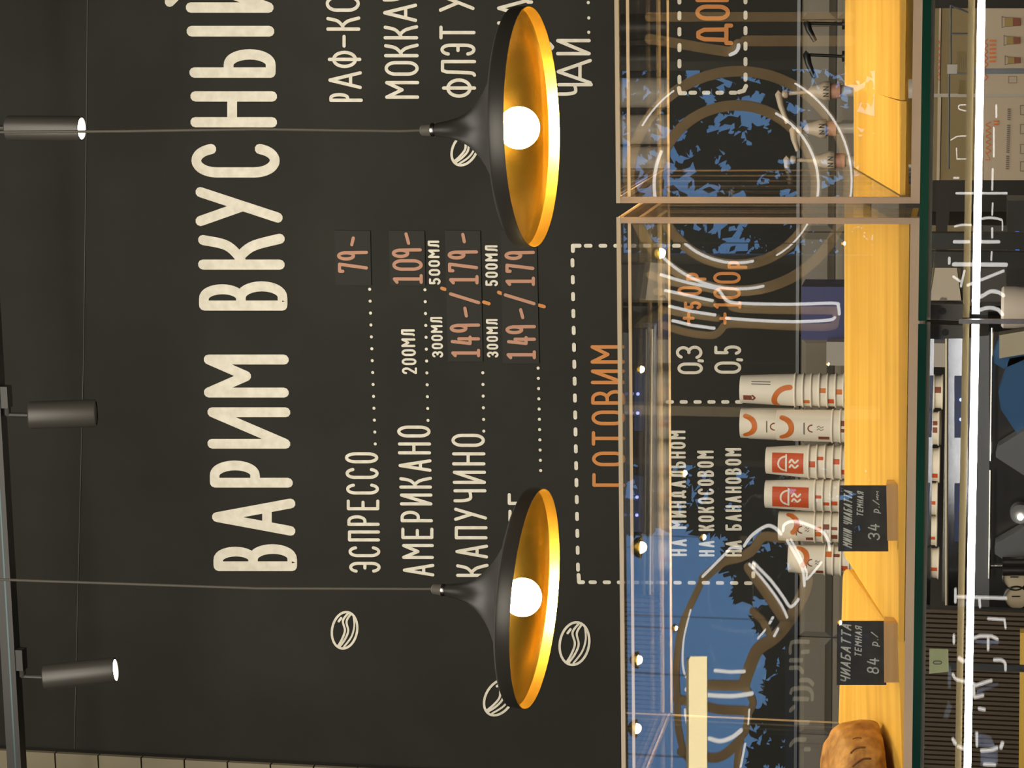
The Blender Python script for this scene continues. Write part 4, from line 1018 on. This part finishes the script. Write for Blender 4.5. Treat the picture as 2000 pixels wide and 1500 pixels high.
sign('neon_words', 'white neon letters with added sky-coloured plates mirrored over the ribbed panel', 'neon sign', [],
     [([(1868, 1167), (1965, 1170)], 6), ([(1866, 1153), (1866, 1177)], 6), ([(1913, 1172), (1914, 1186)], 6), ([(1930, 1210), (1962, 1212), (1964, 1228)], 5), ([(1903, 1248), (1913, 1244), (1936, 1244), (1948, 1250)], 6), ([(1930, 1250), (1930, 1270)], 6),
      ([(1863, 1243), (1863, 1257)], 6), ([(1874, 1288), (1881, 1293)], 9), (sm([(1942, 1291), (1955, 1291), (1963, 1297), (1964, 1310)]), 6), (sm([(1861, 1319), (1867, 1328), (1884, 1333)]), 6), ([(1900, 1336), (1905, 1341), (1936, 1331)], 6), (sm([(1902, 1345), (1903, 1362), (1908, 1363), (1920, 1360)]), 6),
      ([(1912, 1386), (1923, 1388)], 6), ([(1861, 1446), (1866, 1454)], 7), ([(1871, 1460), (1884, 1465)], 6), ([(1908, 1434), (1908, 1458)], 6), (sm([(1917, 1468), (1935, 1467), (1947, 1463)]), 7), ([(1955, 1462), (1958, 1454)], 8), ([(1922, 1495), (1943, 1496)], 6)],
     extra=([(1905, 1458), (1903, 1430), (1935, 1440), (1944, 1460)], [(1915, 1497), (1915, 1472), (1949, 1468), (1949, 1497)], [(1852, 1405), (1842, 1403), (1852, 1370), (1860, 1382)], [(1851, 1345), (1851, 1302), (1858, 1306), (1857, 1345)], [(1870, 1175), (1870, 1185), (1890, 1185), (1890, 1175)], [(1905, 1258), (1905, 1252), (1952, 1254), (1950, 1260)], [(1908, 1356), (1908, 1350), (1950, 1335), (1950, 1340)]))
# hanging linear lamp
YH = -.95
o = root('linear_lamp', R(1362, 1395, YH), 'warm glowing linear lamp mirrored over the neon croissant', 'lamp')
part(MB().hexa([R(x, y, YH) for x, y in ((1345, 1560), (1345, 1290), (1378, 1290), (1378, 1560))], (0, -.03, 0)), 'diffuser', M['warmlamp'], o)
part(MB().hexa([R(x, y, YH-.03) for x, y in ((1340, 1560), (1340, 1289), (1380, 1289), (1380, 1560))], (0, -.02, 0)), 'housing', M['alu'], o)
for y in (1320, 1480): part(MB().tube([R(1340, y, YH-.04), Vector((R(1340, y, YH).x, YH-.04, 4.3))], .0015, 6), 'hanger', M['black'], o)
# small dome lamps hanging in the room, mirrored as bright spots
for (x, y, r_, lab) in ((1252, 722, 9, 'small brass dome lamp mirrored above the figure 0,3'), (1252, 1070, 15, 'brass dome lamp mirrored high above НА КОКОСОВОМ'), (1246, 1290, 12, 'brass dome lamp mirrored above the croissant segments'), (1243, 1424, 13, 'brass dome lamp mirrored near the bin corner'),
                      (1336, 925, 8, 'small bright lamp mirrored beside НА МИНДАЛЬНОМ'), (1374, 1050, 7, 'small bright lamp mirrored beside НА КОКОСОВОМ'), (1319, 1228, 6, 'small bright lamp mirrored on the croissant outline'), (1290, 495, 13, 'bright lamp mirrored above the fork tines'),
                      (1640, 1217, 6, 'small bright lamp mirrored beside price tag 84'), (1617, 712, 4, 'tiny bright lamp mirrored on the grey box'), (1648, 476, 5, 'tiny bright lamp mirrored at the board edge')):
    Yd = -.8; c = R(x, y, Yd); s_ = px(2*YF-Yd)
    o = root('dome_lamp', c, lab, 'lamp', 'small lamps hanging in the room'); R_ = r_*1.5*s_
    part(MB().lathe([(.002, R_*.95), (R_*.5, R_*.8), (R_*.86, R_*.45), (R_, 0), (R_*.95, 0), (R_*.8, R_*.4)], 28, c), 'dome', M['gold'], o, True)
    rb = r_*.75*s_
    part(MB().lathe([(max(1e-7, rb*sin(pi*i/12)), -rb*cos(pi*i/12)) for i in range(13)], 20, c), 'bulb', M['roomlamp'], o, True)
    part(MB().tube([c+Vector((0, 0, R_*.9)), Vector((c.x, Yd, 4.3))], .001, 6), 'cord', M['black'], o)

# street trees beyond the window
def tree(x, y, Yd, boxes, n, leaf, label, gap=-.02):
    """boxes: photograph regions that the crown fills when mirrored, with share of leaves"""
    base = R(x, y, Yd); o = root('street_tree', (base.x, Yd, 0), label, 'tree', 'street trees outside the window')
    mb = MB(); rnd = random.Random(int(x+y))
    for (u0, v0, u1, v1), share in boxes:
        for i in range(int(n*share)):
            xx, yy = rnd.uniform(u0, u1), rnd.uniform(v0, v1)
            k = noise.noise(Vector((xx*.03, yy*.03, 3.3)))
            if rnd.random() < (.95 if k > gap else 0): continue
            p = R(xx, yy, Yd+rnd.uniform(-.5, .5)); s_ = leaf*rnd.uniform(.5, 1.3)
            a = Vector((rnd.uniform(-1, 1), rnd.uniform(-.5, .5), rnd.uniform(-1, 1))).normalized(); b = a.cross(Vector((rnd.uniform(-.3, .3), 1, rnd.uniform(-.3, .3)))).normalized()
            mb.add([p-a*s_, p+b*s_*.42, p+a*s_, p-b*s_*.42], [(0, 1, 2, 3)])
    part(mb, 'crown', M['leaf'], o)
    top = R((boxes[0][0][0]+boxes[0][0][2])/2, y, Yd)
    part(MB().tube([(base.x, Yd, 0), (base.x+.05, Yd, top.z*.5), (top.x, Yd, top.z)], [.12, .09, .03]).tube([(base.x+.03, Yd, top.z*.6), (base.x+.4, Yd, top.z+.2)], [.05, .01]).tube([(base.x+.03, Yd, top.z*.55), (base.x-.35, Yd, top.z+.1)], [.05, .01]), 'trunk', M['bark'], o, True)
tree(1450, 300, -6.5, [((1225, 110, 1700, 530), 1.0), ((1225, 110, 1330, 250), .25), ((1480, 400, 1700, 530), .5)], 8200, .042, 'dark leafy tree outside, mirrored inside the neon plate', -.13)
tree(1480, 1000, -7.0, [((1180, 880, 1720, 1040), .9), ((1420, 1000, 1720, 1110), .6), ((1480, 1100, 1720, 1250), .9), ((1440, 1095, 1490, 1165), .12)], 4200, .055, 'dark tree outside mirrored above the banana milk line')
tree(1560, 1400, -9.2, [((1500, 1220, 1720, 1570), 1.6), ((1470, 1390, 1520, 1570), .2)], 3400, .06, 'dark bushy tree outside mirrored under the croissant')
struct(MB().box((-14, -16, -.2), (10, YG-.1, -.1)), 'ground', M['asphalt'])
# dark building across the street with a raised cream sign
q = [R(x, y, -12) for x, y in ((1535, 1600), (1535, 1150), (1640, 1150), (1640, 1600))]
o = root('street_building', (q[0].x, -12, -.1), 'dark shop front across the street with raised cream letters', 'building')
part(MB().box((q[0].x, -13.5, -.1), (q[1].x, -12, q[0].z)), 'facade', M['plinth'], o)
YQ = -5.2
q = [R(x, y, YQ) for x, y in ((1532, 1560), (1532, 1225), (1600, 1225), (1600, 1560))]
o = root('street_sign', (q[0].x, YQ, -.1), 'dark street sign with raised cream letters, mirrored before the grey tiles', 'sign')
part(MB().hexa([p+Vector((0, -.03, 0)) for p in q], (0, -.05, 0)), 'sign_board', M['plinth'], o)
part(MB().box((q[1].x-.1, YQ-.08, -.1), (q[1].x-.04, YQ-.03, q[1].z)), 'sign_post', M['plinth'], o)
mb = MB()
for t in ([(1543, 1277), (1543, 1265), (1549, 1256), (1578, 1256)], [(1566, 1276), (1578, 1275)], [(1543, 1292), (1565, 1292)], [(1543, 1307), (1560, 1307), (1567, 1315)], [(1563, 1331), (1578, 1331), (1587, 1339)],
          [(1544, 1355), (1549, 1348), (1575, 1347), (1585, 1355), (1586, 1368)], [(1550, 1367), (1577, 1368)], [(1543, 1390), (1550, 1384)], [(1554, 1414), (1578, 1414)], [(1543, 1458), (1553, 1448), (1572, 1447)], [(1572, 1466), (1580, 1466)]):
    mb.stroke([(lambda p: (p.x, p.z))(R(x, y, YQ)) for x, y in smoothline(t, 4)], 5*px(2*YF-YQ), YQ, -.03)
part(mb, 'sign_letters', glow('lit_cream_letters', (1, .88, .62), .9), o)
